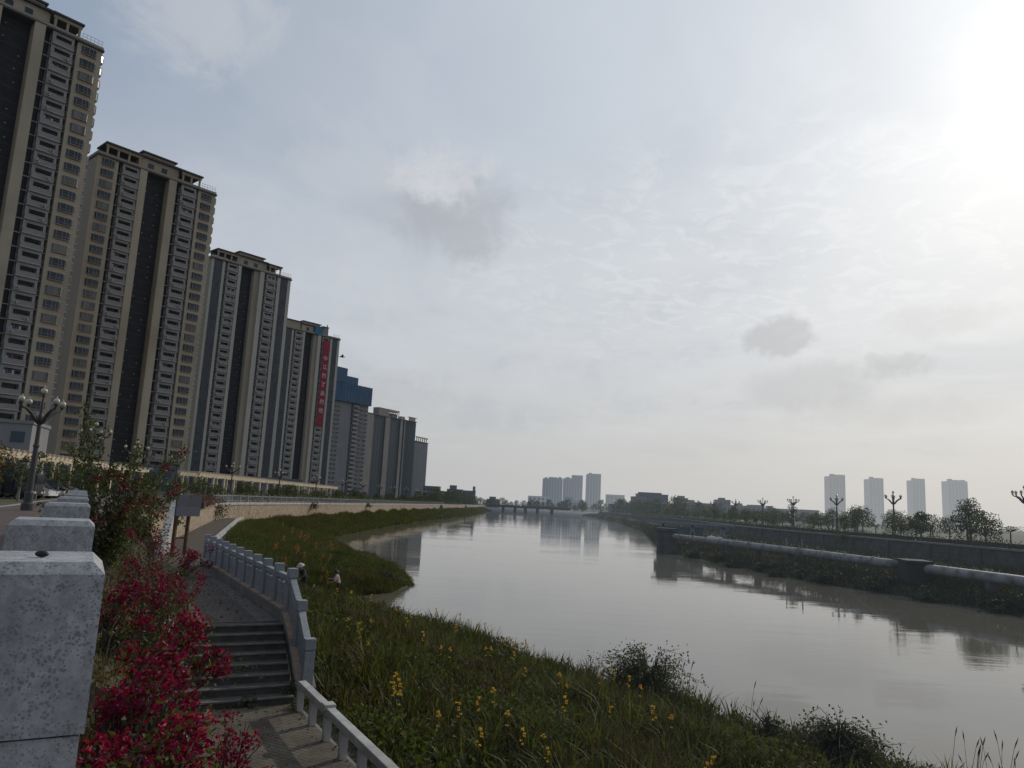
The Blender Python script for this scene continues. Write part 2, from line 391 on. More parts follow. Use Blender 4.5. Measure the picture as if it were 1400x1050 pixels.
cloud(blob(-11, 7.5, 6, 1.2, .9, .9), .35, (.46,.47,.49))
cloud(blob(-2, 8.0, 3.0, 1.4, .8, .9, nd2), .4, (.58,.59,.61))
def addc(a, b):
    return mixc(N, Lk, 1., a, b, 'ADD')
g1 = math_(N, Lk, 'MULTIPLY', math_(N, Lk, 'POWER', ds, 10.), .11)
g2 = math_(N, Lk, 'MULTIPLY', math_(N, Lk, 'POWER', ds, 50.), .20)
g3 = math_(N, Lk, 'MULTIPLY', math_(N, Lk, 'POWER', ds, 400.), .22)
gl = math_(N, Lk, 'ADD', math_(N, Lk, 'ADD', g1, g2), g3)
gcol = N.new('ShaderNodeCombineXYZ'); Lk.new(gl, gcol.inputs[0]); Lk.new(math_(N, Lk, 'MULTIPLY', gl, .985), gcol.inputs[1]); Lk.new(math_(N, Lk, 'MULTIPLY', gl, .95), gcol.inputs[2])
base = addc(base, gcol.outputs[0])
bgH = N.new('ShaderNodeBackground'); Lk.new(base, bgH.inputs[0]); bgH.inputs[1].default_value = 1.
mx = N.new('ShaderNodeMixShader'); mx.inputs[0].default_value = .92; Lk.new(bgS.outputs[0], mx.inputs[1]); Lk.new(bgH.outputs[0], mx.inputs[2])
wo = N.new('ShaderNodeOutputWorld'); Lk.new(mx.outputs[0], wo.inputs[0])
scene.view_settings.view_transform = 'Standard'; scene.view_settings.look = 'None'; scene.view_settings.exposure = 0
scene.cycles.use_denoising = True; scene.cycles.use_adaptive_sampling = True; scene.cycles.adaptive_threshold = .02; scene.cycles.max_bounces = 6; scene.cycles.transparent_max_bounces = 8
# ------------------------------------------------------------------ lines of the place (metres; river level z = 0, promenade 4.5)
d_ = Vector((-.483, .8755, 0)); r_ = Vector((.8755, .483, 0))
EDGE = [(9.7,-17.5),(0,0),(-17.2,31.2),(-17.4,37),(-19.4,45),(-28.9,76),(-31.2,88),(-32,119),(-31,143),(-31,222),(-26.5,330),(-22.5,435),(-18,620)]
def interp(pts, y):
    for (x0,y0),(x1,y1) in zip(pts, pts[1:]):
        if y0 <= y <= y1: return x0 + (x1-x0)*(y-y0)/(y1-y0)
    return pts[0][0] if y < pts[0][1] else pts[-1][0]
def offset(pts, d):       # shift a polyline sideways, + = to its left
    out = []
    for i, p in enumerate(pts):
        a = Vector(pts[max(i-1,0)]); b = Vector(pts[min(i+1,len(pts)-1)]); t = (b-a).normalized()
        out.append((p[0]-t.y*d, p[1]+t.x*d))
    return out
def strip(name, A, B, za, zb, mat, struct_=True):
    m = MB()
    for i in range(len(A)-1):
        m.face([(*A[i],za),(*B[i],zb),(*B[i+1],zb),(*A[i+1],za)])
    o = m.build(name, mat)
    bm = bmesh.new(); bm.from_mesh(o.data); bmesh.ops.recalc_face_normals(bm, faces=bm.faces)
    if sum(f.normal.z for f in bm.faces) < 0: bmesh.ops.reverse_faces(bm, faces=bm.faces)
    bm.to_mesh(o.data); bm.free()
    return struct(o) if struct_ else o
def wallrun(mb, pts, z0, z1, t0, t1, m=0):  # wall between two offsets of a polyline
    A = offset(pts, t0); B = offset(pts, t1)
    for i in range(len(pts)-1):
        mb.hexa([(*A[i],z0),(*A[i+1],z0),(*B[i+1],z0),(*B[i],z0),(*A[i],z1),(*A[i+1],z1),(*B[i+1],z1),(*B[i],z1)], m)

mSoil = M('bank_soil', (.055,.043,.028), (.035,.032,.018), scale=1.3, detail=8, rough=.95, bump=.5, c3=(.03,.035,.012), scale3=.4, coord='World')
mMud = M('dry_leaf_soil', (.085,.058,.038), (.045,.032,.022), scale=7, detail=8, rough=.95, bump=.8, c3=(.03,.03,.014), scale3=1.2, coord='World')
mFarGround = M('far_ground', (.06,.065,.04), (.045,.05,.035), scale=.02, rough=.95, coord='World')
mGrassV = M('verge_grass', (.045,.055,.02), (.075,.07,.035), scale=1.1, detail=8, rough=.95, bump=.5, coord='World')
mAsph = M('asphalt', (.055,.055,.057), (.04,.04,.042), scale=2.5, detail=8, rough=.85, bump=.3, coord='World')
mPave = bricks('promenade_paving', (.12,.085,.075), (.10,.075,.068), (.06,.05,.045), rot=R(-61), bw=.4, rh=.2, mort=.01, dirt=(.06,.05,.045), dirtlo=.5)
mKerb = M('kerb_stone', (.30,.29,.27), (.22,.21,.2), scale=3, rough=.85, coord='World')
mPath = bricks('path_brick', (.135,.105,.09), (.10,.08,.07), (.04,.035,.03), rot=R(-61), sx=1.6, bw=.36, rh=.18, mort=.014, dirt=(.042,.034,.028), dirtlo=.42, dirthi=.7)
mPathL = bricks('lower_path_brick', (.14,.12,.09), (.115,.098,.073), (.04,.035,.027), rot=R(29), sx=1.6, bw=.42, rh=.17, mort=.015, dirt=(.035,.022,.017), dirtlo=.42, dirthi=.62)
mPathU = bricks('upper_path_brick', (.10,.076,.058), (.085,.066,.052), (.05,.04,.033), rot=R(29), sx=1, bw=.6, rh=.3, mort=.015, dirt=(.05,.042,.035))
mBand = M('path_border_stone', (.13,.12,.11), (.09,.083,.075), scale=3, rough=.9, bump=.3, coord='World')
mWall = rubble('tan_rubble_wall', (.30,.22,.145), (.38,.29,.20), (.16,.12,.085))
mWallR = bricks('dark_block_wall', (.115,.108,.103), (.095,.09,.088), (.07,.067,.065), axis='yz', bw=.9, rh=.45, mort=.03, dirt=(.04,.039,.037), dirtlo=.38, dirthi=.62)
mWhite = M('white_stone', (.42,.41,.39), (.31,.30,.28), scale=3, detail=8, rough=.8, bump=.2, c3=(.22,.21,.19), scale3=1.1)
mConc = M('concrete', (.19,.18,.165), (.13,.125,.115), scale=1.5, detail=8, rough=.9, bump=.3, coord='World')
mConcD = M('dark_concrete', (.085,.083,.083), (.055,.053,.053), scale=1, detail=8, rough=.9, bump=.3, coord='World')
mCop = M('coping_stone', (.17,.17,.165), (.13,.13,.127), scale=.8, rough=.85, coord='World')
mTanCurb = M('tan_base_stone', (.36,.25,.17), (.27,.185,.125), scale=6, rough=.9, bump=.3)
mStep = M('step_stone', (.085,.078,.07), (.05,.046,.041), scale=3.5, detail=8, rough=.9, bump=.35, coord='World')
mNose = M('step_nosing', (.17,.158,.142), (.10,.093,.083), scale=4, rough=.85, coord='World')

# ground to the horizon, river, far land
m = MB(); m.face([(-9000,-3000,-1.6),(9000,-3000,-1.6),(9000,14000,-1.6),(-9000,14000,-1.6)]); struct(m.build('ground', mFarGround))
m = MB()
for i in range(1): m.face([(-60,-120,0),(200,-120,0),(200,1500,0),(-60,1500,0)])
def water_mat():
    m, N, Lk = newmat('river_water'); g = N.new('ShaderNodeNewGeometry'); v = g.outputs['Position']
    p = N.new('ShaderNodeBsdfPrincipled')
    c = mixc(N, Lk, maprange(N, Lk, noise(N, Lk, v, .05, 4), .35, .65), (.128,.112,.084), (.105,.094,.072))
    Lk.new(c, p.inputs['Base Color']); p.inputs['Roughness'].default_value = .025; p.inputs['IOR'].default_value = 1.33
    mp = N.new('ShaderNodeMapping'); mp.inputs['Scale'].default_value = (.55, 1.5, 1); mp.inputs['Rotation'].default_value = (0,0,R(-8)); Lk.new(v, mp.inputs[0])
    w1 = noise(N, Lk, mp.outputs[0], 1.5, 5, .6, .4); w2 = noise(N, Lk, mp.outputs[0], .33, 3, .5)
    mp2 = N.new('ShaderNodeMapping'); mp2.inputs['Scale'].default_value = (.02, .075, 1); Lk.new(v, mp2.inputs[0])
    patch = maprange(N, Lk, noise(N, Lk, mp2.outputs[0], 1., 4, .6), .42, .60, .12, 1., True)
    h = math_(N, Lk, 'ADD', math_(N, Lk, 'MULTIPLY', math_(N, Lk, 'MULTIPLY', w1, patch), .55), math_(N, Lk, 'MULTIPLY', w2, .8))
    b = N.new('ShaderNodeBump'); b.inputs['Strength'].default_value = .075; b.inputs['Distance'].default_value = .16
    Lk.new(h, b.inputs['Height']); Lk.new(b.outputs[0], p.inputs['Normal'])
    return finish(m, N, Lk, p.outputs[0])
struct(m.build('river_water', water_mat()))

# left side: land behind the edge, pavement, kerb, verge, road
def far_left(pts, x): return [(x, p[1]) for p in pts]
E2 = offset(EDGE, .25)
strip('left_land', E2, far_left(E2, -4000), 4.36, 4.36, mFarGround)
KERB = [(-1,-18),(-11.5,4),(-28,43),(-38,64),(-46,84),(-51,105),(-52,130),(-51,160),(-50,222),(-46,330),(-42,435),(-37,620)]
def resample(pts, ys): return [(interp(pts, y), y) for y in ys]
ys = [-17.5,-8,0,10,20,31,37,45,60,76,88,105,119,143,180,222,280,330,435,619]
strip('promenade_pavement', resample(E2, ys), resample(KERB, ys), 4.5, 4.5, mPave)
mkerb = MB(); wallrun(mkerb, resample(KERB, ys), 4.37, 4.512, 0, .35); struct(mkerb.build('kerb', mKerb))
V2_ = [(x-.4, y) for x, y in resample(KERB, ys)]; V3_ = [(x-4.2, y) for x, y in V2_]
strip('verge', V2_, V3_, 4.47, 4.45, mGrassV)
strip('road', V3_, [(x-22, y) for x, y in V3_], 4.39, 4.39, mAsph)
m = MB()
for y in range(20, 330, 9):
    x = interp(KERB, y)-15.5; x2 = interp(KERB, y+4)-15.5; m.face([(x,y,4.394),(x+.15,y,4.394),(x2+.15,y+4,4.394),(x2,y+4,4.394)])
struct(m.build('road_marking', mWhite))

# paths and the terrain of the left bank
def pr(y): return interp(PR_, y)
PR_ = [(10.4,-11),(4.35,0.3),(-2.0,12.1),(-3.95,15.6)]
LOWR = PR_; LOWL = [(x-1.86, y-1.03) for x, y in LOWR]
strip('lower_path', LOWR, LOWL, 1.95, 1.95, mPathL)
UPR = [(-5.15,18.35),(-11.5,30.2),(-17.4,46),(-27.6,78.7),(-29.0,84)]
UPL = [(-7.3,17.2),(-13.7,29.0),(-19.3,45.2),(-28.8,76.0),(-30.6,84)]
strip('landing', UPR[:2], UPL[:2], 3.05, 3.05, mPath)
strip('upper_path', UPR[1:], UPL[1:], 3.05, 3.05, mPathU)
inR = offset(UPR[:2], .48)
strip('landing_border', offset(UPR[:2], .02), inR, 3.054, 3.054, mBand)
m = MB(); wallrun(m, UPR, 2.2, 3.04, -.05, .0); wallrun(m, LOWR, .9, 1.94, -.06, 0); struct(m.build('path_edge_wall', mConc))
m = MB(); wallrun(m, UPR[1:], 3.0, 3.24, -.30, -.06); tag(m.build('path_kerb', mWhite), kind='structure')

ST = [((9.9,-10),(22,-2),1.5),((4.4,.2),(15,7),1.5),((.3,8),(13.0,14.6),1.5),((-2.0,12.3),(11.1,17.4),1.5),((-3.9,15.6),(8.8,20.9),1.65),((-5.1,18.4),(6.0,24.6),1.9),
 ((-6.9,21.7),(2.7,27.9),2.2),((-8.5,24.6),(.6,32.2),2.4),((-10,27.4),(-2.7,37),2.4),((-11.4,30.1),(-5.8,40.6),2.4),((-12.6,33.5),(-8.6,45.3),2.4),
 ((-13.8,36.5),(-9.3,47.6),2.4),((-14.8,39),(-7.0,50.5),2.5),((-16.4,43),(-6.6,54.5),2.6),((-17.5,46),(-7.6,60),2.7),((-20.2,54),(-10.5,69),2.75),
 ((-24,66),(-15.6,83),2.75),((-28.5,81),(-21,95.7),2.75),((-31.1,95),(-25.0,113),2.7),((-31.4,126),(-25.0,140),2.7),((-30.9,160),(-24.8,170),2.7),((-30.9,222),(-23.4,235),2.7),
 ((-26.4,330),(-17,338),2.7),((-22.4,435),(-14.5,450),2.7),((-17.8,620),(-11,640),2.7)]
def lerp(a, b, t): return a+(b-a)*t
SUB = 10; NT = 22
rows = []
for i in range(len(ST)-1):
    for k in range(SUB):
        t = k/SUB
        rows.append(tuple([np.array([lerp(ST[i][0][j], ST[i+1][0][j], t) for j in (0,1)]), np.array([lerp(ST[i][1][j], ST[i+1][1][j], t) for j in (0,1)]), lerp(ST[i][2], ST[i+1][2], t), i+t]))
def pn(x, y):  # cheap smooth noise
    return (math.sin(x*1.31+y*.73)+math.sin(x*.57-y*1.17+1.3)+math.sin(x*2.3+y*1.9+.4)*.5+math.sin(y*2.9-x*1.1)*.4)/2.9
m = MB(); vid = []
for a, c, ze, s in rows:
    L = np.linalg.norm(c-a)
    r1 = []
    for j in range(NT+1):
        t = j/NT*1.22
        p = a+(c-a)*t
        z = ze*max(0, 1-t)**1.15 if t <= 1 else -(t-1)*5.5
        z += pn(p[0], p[1])*.14*min(1, t*5)*min(1, max(0, 1.05-t)*5)
        if 12.0 <= s <= 16:     # the green spit swells up
            z += .75*math.exp(-((t-.72)/.2)**2)*math.sin(math.pi*(s-12.0)/4)**.6
        if 10.2 < s < 12.3: z -= .35*math.exp(-((t-.75)/.25)**2)
        r1.append(len(m.v)); m.v.append((p[0], p[1], z))
    vid.append(r1)
for i in range(len(vid)-1):
    for j in range(NT): m.f.append((vid[i][j], vid[i][j+1], vid[i+1][j+1], vid[i+1][j])); m.m.append(0)
bank = struct(m.build('left_bank', mSoil, smooth=True))
bvh = BVHTree.FromPolygons([v.co.copy() for v in bank.data.vertices], [tuple(p.vertices) for p in bank.data.polygons])
def gz(x, y, dflt=0.):
    h = bvh.ray_cast(Vector((x, y, 30)), Vector((0,0,-1)))
    return h[0].z if h[0] is not None else dflt

# planted slope between the promenade balustrade and the lower way
SLT = [(9.0,-16.5,9.0-.0,-16.5)]
top = offset([EDGE[0],EDGE[1],EDGE[2],EDGE[3]], -.03)
top = resample(top, [-17,-8,0,6,12,15,17.5,21,25,29,33,36.8])
bot = resample([(7.5,-11.4),(2.49,-.7),(-3.86,11.07),(-5.81,14.57),(-7.1,17.2),(-13.6,29.0),(-16.3,36.5)], [-17,-8,0,6,12,14.5,17.4,21,25,29,33,36.4])
zb = [1.9]*6+[3.02]*6
m = MB(); K = 12; vv = []
for (a, b, z1) in zip(top, bot, zb):
    row = []
    for k in range(K+1):
        t = k/K; x = lerp(a[0],b[0],t); y = lerp(a[1],b[1],t)
        z = lerp(4.34, z1, t**1.5)+pn(x*2,y*2)*.08*math.sin(math.pi*t)
        row.append(len(m.v)); m.v.append((x,y,z))
    vv.append(row)
for i in range(len(vv)-1):
    for k in range(K): m.f.append((vv[i][k],vv[i][k+1],vv[i+1][k+1],vv[i+1][k])); m.m.append(0)
slope = struct(m.build('planted_slope', mMud, smooth=True))
bvs = BVHTree.FromPolygons([v.co.copy() for v in slope.data.vertices], [tuple(p.vertices) for p in slope.data.polygons])
def gs(x, y, dflt=3.):
    h = bvs.ray_cast(Vector((x, y, 30)), Vector((0,0,-1))); return h[0].z if h[0] is not None else dflt

# ------------------------------------------------------------------ staircase
st = thing('stone_staircase', 'dark stone staircase of eight steps linking the lower path to the brick landing', 'staircase', (-5.0,15.05,1.95))
def w2l(p, o): return tuple(Vector(p)-Vector(o.location))
a0 = Vector((-3.98,15.62,0)); b0 = Vector((-5.95,14.53,0)); a1 = Vector((-5.13,18.33,0)); b1 = Vector((-7.3,17.2,0))
NS = 8
for k in range(NS):
    t0 = k/NS; zt = 1.95+(k+1)*(1.1/NS)
    pa, pb = a0.lerp(a1, t0), b0.lerp(b1, t0)
    qa, qb = a0.lerp(a1, (k+1)/NS+(.04 if k < NS-1 else 0)), b0.lerp(b1, (k+1)/NS+(.04 if k < NS-1 else 0))
    m = MB(); o0 = Vector(st.location)
    zl = 1.6
    P = [pa, qa, qb, pb]
    m.hexa([tuple(Vector((p.x,p.y,zl))-o0) for p in P]+[tuple(Vector((p.x,p.y,zt-.006))-o0) for p in P], 0)
    n0 = (pa-qa).normalized()*.025; e = (qa-pa).normalized()*.035
    Q = [pa+n0, pa+e, pb+e, pb+n0]
    m.hexa([tuple(Vector((p.x,p.y,zt-.028))-o0) for p in Q]+[tuple(Vector((p.x,p.y,zt+.003))-o0) for p in Q], 1)
    m.build('step', [mStep, mNose], st)
m = MB(); o0 = Vector(st.location)
bb0 = b0+Vector((-.3,-.2,0)); bb1 = b1+Vector((-.1,.05,0)); s_ = (a0-b0).normalized()*.22
lo = bb0+(bb0-bb1)*.12
m.hexa([tuple(Vector((p.x,p.y,z))-o0) for p, z in ((lo,1.5),(lo+s_,1.5),(bb1+s_,2.6),(bb1,2.6),(lo,2.12),(lo+s_,2.12),(bb1+s_,3.3),(bb1,3.3))])
m.build('stringer', mWhite, st, bevel=.02)

# ------------------------------------------------------------------ carved stone railing beside the stairs and landing
rl = thing('stone_railing', 'grey granite post and panel railing along the landing and down the stairs', 'railing', (-4.97,18.48,3.05))
ro = Vector(rl.location)
rp = [Vector((-3.86,16.05,2.06)), Vector((-4.45,17.45,2.62)), Vector((-5.0,18.5,3.2))]
dd = Vector((-6.6,11.83,0)).normalized()
rp += [Vector((-5.0,18.5,3.2))+dd*(1.385*k) for k in range(1, 11)]
PH = 1.05
def post_mb():
    m = MB(); m.box(-.105,.105,-.105,.105,0,.80,0); m.box(-.09,.09,-.09,.09,.80,.83,0); m.box(-.112,.112,-.112,.112,.83,PH,0); return m
postA = None
ang = math.atan2(dd.y, dd.x)
for i, p in enumerate(rp):
    if postA is None:
        postA = post_mb().build('post', mGraniteL, rl, bevel=.012); postA.location = p-ro; postA.rotation_euler = (0,0,ang)
    else: inst(postA, rl, p-ro, ang)
for i in range(len(rp)-1):
    a, b = rp[i], rp[i+1]; dz = b.z-a.z
    f = (b-a); f2 = Vector((f.x,f.y,0)).normalized(); a2 = a+f*(.105/f.length); b2 = b-f*(.105/f.length)
    m = MB(); z = Vector((0,0,1))
    m.bar(a2+z*.80-ro, b2+z*.80-ro, .15, .13, 0); o = m.build('handrail', mGraniteL, rl, bevel=.012)
    m = MB(); m.bar(a2+z*.36-ro, b2+z*.36-ro, .09, .50, 0)
    m.bar(a2+z*.63-ro, b2+z*.63-ro, .12, .07, 0)
    c = (a2+b2)/2
    for q in (.3, .7):
        cc = a2.lerp(b2, q)+z*.67; m.bar(cc-f2*.06+z*.0-ro, cc+f2*.06-ro, .08, .09, 0)
    for q in (.22, .5, .78):    # carved bosses
        cc = a2.lerp(b2, q)+z*.38
        m.bar(cc-f2*.10-ro, cc+f2*.10-ro, .105, .12, 0)
    m.build('panel', mGraniteL, rl, bevel=.006)
    m = MB(); n2 = Vector((-f2.y, f2.x, 0))
    m.bar(a-z*.02-ro+f2*.0, b-z*.02-ro, .40, .24, 0)
    m.build('base_curb', mConc, rl)
    m = MB(); m.bar(a2.lerp(b2,.04)+z*.105-ro+n2*.02, a2.lerp(b2,.96)+z*.105-ro+n2*.02, .30, .05, 0); m.build('base_stone', mTanCurb, rl, bevel=.02)

# low knee rail along the lower path
kr = thing('low_concrete_rail', 'low pale concrete beam rail on short posts beside the lower brick path', 'railing', (-1.9,12.0,1.95))
ko = Vector(kr.location); kp = [Vector((-3.72,15.1,1.95))]; kd = Vector((1.75,-3.25,0)).normalized()
for k in range(1, 17): kp.append(kp[0]+kd*(.95*k))
for i, p in enumerate(kp):
    m = MB(); m.box(-.06,.06,-.06,.06,-.6,.44); o = m.build('post', mWhite, kr, bevel=.008); o.location = p-ko; o.rotation_euler = (0,0,math.atan2(kd.y,kd.x))
segs = [(0,2),(2,6),(6,10),(10,16)]
for a, b in segs:
    m = MB(); m.bar(kp[a]+kd*.02+Vector((0,0,.49))-ko, kp[b]-kd*.02+Vector((0,0,.49))-ko, .15, .13); m.build('beam', mWhite, kr, bevel=.012)
for a in (2, 6):
    m = MB(); m.box(-.12,.12,-.1,.1,.5,.6); o = m.build('joint_cap', mWhite, kr, bevel=.012); o.location = kp[a]-ko; o.rotation_euler = (0,0,math.atan2(kd.y,kd.x))

# ------------------------------------------------------------------ granite balustrade at the promenade edge (camera leans over it)
gb = thing('granite_balustrade', 'speckled grey granite balustrade of square pillars along the promenade edge', 'balustrade', (-.72,1.3,4.5))
go = Vector(gb.location); ang2 = math.atan2(r_.y, r_.x)
ts = [1.53, 3.065]+[3.065+2.5*k for k in range(1, 12)]
def pillar_mb(detail):
    m = MB(); H = 1.375; w = .125
    m.box(-w+.006,w-.006,-w+.006,w-.006,0,H-.264,0)
    z = H-.26; c = .018
    m.box(-w,w,-w,w,z,H-c,0)
    m.hexa([(-w,-w,H-c),(w,-w,H-c),(w,w,H-c),(-w,w,H-c),(-w+c,-w+c,H),(w-c,-w+c,H),(w-c,w-c,H),(-w+c,w-c,H)],0)
    m.box(-w-.02,w+.02,-w-.02,w+.02,0,.14,0)
    return m
pA = pillar_mb(True).build('pillar', mGranite, gb)
for i, t in enumerate(ts):
    p = d_*t - r_*(.125-.045)+Vector((0,0,4.5))
    if i == 0:
        pA.location = p-go; pA.rotation_euler = (0,0,ang2)
    else: inst(pA, gb, p-go, ang2)
for a, b in zip([-.9]+ts[:-1], ts):
    A = d_*(a+.127)-r_*.08; B = d_*(b-.127)-r_*.08
    m = MB(); m.bar(A+Vector((0,0,5.42))-go, B+Vector((0,0,5.42))-go, .13, .14); m.build('top_rail', mGranite, gb)
    m = MB(); m.bar(A+Vector((0,0,4.88))-go, B+Vector((0,0,4.88))-go, .08, .55); m.build('panel', mGranite, gb)
    m = MB(); m.bar(A+Vector((0,0,4.53))-go, B+Vector((0,0,4.53))-go, .2, .13); m.build('plinth', mGranite, gb)
m = MB(); m.ball((0,0,.005), .009, 10, 6, 0, .62)
m.v = [(x*1.25+.0015*math.sin(40*y), y*.85, z) for x, y, z in m.v]
pb_ = m.build('pebble', M('dark_pebble', (.02,.02,.02), rough=.6), smooth=True); pb_.location = (-.768,1.29,5.876)
tag(pb_, 'small black pebble lying on the top of the nearest granite pillar', 'pebble')

# ------------------------------------------------------------------ embankment walls, fence, board
ew = thing('embankment_wall', 'long tan rubble stone embankment wall with white coping along the left bank', 'wall', (-29,76,2.7))
wp = [p for p in EDGE[3:]]
def local(mb, o): mb.v = [tuple(Vector(v)-Vector(o.location)) for v in mb.v]; return mb
m = MB(); wallrun(m, wp, 2.2, 4.44, 0, .5); local(m, ew).build('wall_body', mWall, ew)
m = MB(); wallrun(m, wp[2:], 4.443, 4.72, -.1, .6); local(m, ew).build('coping', mWhite, ew)
m = MB(); wallrun(m, wp[:3], 4.443, 4.56, -.05, .55); local(m, ew).build('coping', mTanCurb, ew)
for (x, y) in ((-22.7,430),(-26.9,318)):
    m = MB(); m.hexa([(x-2,y-4,2.0),(x+2,y-4,1.8),(x+2,y+4,1.8),(x-2,y+4,2.0),(x-1.2,y-2.5,4.6),(x+.3,y-2.5,4.6),(x+.3,y+2.5,4.6),(x-1.2,y+2.5,4.6)])
    local(m, ew).build('buttress', mConcD, ew)
dw = thing('retaining_wall', 'dark grey concrete retaining wall with pale top behind the bougainvillea', 'wall', (-17.2,33,2.9))
m = MB(); wallrun(m, [(-15.6,28.6),(-17.0,31.6),(-17.3,36.8)], 2.4, 4.30, 0, .4); local(m, dw).build('wall_body', mConcD, dw)
m = MB(); wallrun(m, [(-15.6,28.6),(-17.0,31.6),(-17.3,36.8)], 4.303, 4.42, -.05, .45); local(m, dw).build('coping', mConc, dw)
sp_ = thing('sloping_parapet', 'pale sloping stone parapet descending to the path behind the information board', 'parapet', (-15.8,35.5,3.0))
m = MB(); A = Vector((-16.3,37.4,0)); B = Vector((-15.25,33.8,0)); wv = Vector((.32,.1,0))
m.hexa([(A.x,A.y,2.9),(A.x+wv.x,A.y+wv.y,2.9),(B.x+wv.x,B.y+wv.y,2.9),(B.x,B.y,2.9),(A.x,A.y,5.45),(A.x+wv.x,A.y+wv.y,5.45),(B.x+wv.x,B.y+wv.y,3.2),(B.x,B.y,3.2)])
local(m, sp_).build('wall_body', mWhite, sp_, bevel=.02)
bd = thing('information_board', 'grey sign panel seen from behind on two rusty brown posts beside the path', 'sign', (-14.8,34.3,3.05))
bdir = Vector((.65,1.0,0)).normalized(); bn = Vector((bdir.y,-bdir.x,0))
mRust = M('rusty_post', (.10,.05,.03), (.065,.036,.025), scale=6, rough=.85, bump=.3)
mBoard = M('grey_board', (.115,.118,.13), (.095,.098,.108), scale=1.2, rough=.7)
for k in (.10, .62):
    p = bdir*(k*1.19); m = MB(); m.box(p.x-.07,p.x+.07,p.y-.07,p.y+.07,-.1,2.45); m.build('post', mRust, bd, bevel=.01)
m = MB(); m.bar(bn*.13+Vector((0,0,1.95)), bdir*1.19+bn*.13+Vector((0,0,1.95)), .06, .46); m.build('lower_panel', M('pale_grey_board', (.13,.133,.15), (.115,.118,.13), scale=1.2, rough=.7), bd)
m = MB(); m.bar(bn*.13+Vector((0,0,2.43)), bdir*1.19+bn*.13+Vector((0,0,2.43)), .07, .48); m.build('upper_panel', mBoard, bd)
m = MB(); p0, p1 = bdir*.1, bdir*.62; m.bar(p0+Vector((0,0,.75)), p1+Vector((0,0,.75)), .05, .06); m.build('crossbar', mRust, bd)

def fence(name, label, pts, z, h, n_step, mat, baluster=.25, w=.05, group=None):
    f = thing(name, label, 'fence', (pts[0][0], pts[0][1], z), 0, group)
    L = [0]
    for a, b in zip(pts, pts[1:]): L.append(L[-1]+math.dist(a, b))
    def at(s):
        for i in range(len(pts)-1):
            if s <= L[i+1] or i == len(pts)-2:
                t = (s-L[i])/(L[i+1]-L[i]); return Vector((lerp(pts[i][0],pts[i+1][0],t), lerp(pts[i][1],pts[i+1][1],t), z))
    o = Vector((pts[0][0],pts[0][1],z)); first = None; n = int(L[-1]/n_step)
    for k in range(n+1):
        p = at(k*n_step)-o
        if first is None:
            m = MB(); m.box(-w*1.6,w*1.6,-w*1.6,w*1.6,0,h+.15); m.box(-w*2,w*2,-w*2,w*2,h+.15,h+.2); first = m.build('post', mat, f); first.location = p
        else: inst(first, f, p)
    for hz in (.15, h):
        m = MB()
        for i in range(len(pts)-1):
            a = Vector((*pts[i],z+hz))-o; b = Vector((*pts[i+1],z+hz))-o; m.bar(a, b, w, .09)
        m.build('rail', mat, f)
    m = MB(); s = baluster
    while s < L[-1]:
        p = at(s)-o; m.box(p.x-w/2,p.x+w/2,p.y-w/2,p.y+w/2,.15,h); s += baluster
    m.build('balusters', mat, f)
    return f
mFence = M('white_fence_paint', (.19,.19,.19), (.15,.15,.15), scale=3, rough=.6)
fpts = [p for p in offset(EDGE[5:11], .35)]
fence('white_fence', 'long white picket fence on top of the tan embankment wall by the river', fpts, 4.72, .75, 3.0, mFence, .34, .055)
fence('white_fence', 'short white fence run across the plaza behind the grey sign panel', [(-41,80),(-36,76.5),(-29.4,74.6)], 4.5, 1.05, 2.2, mFence, .28, .06)

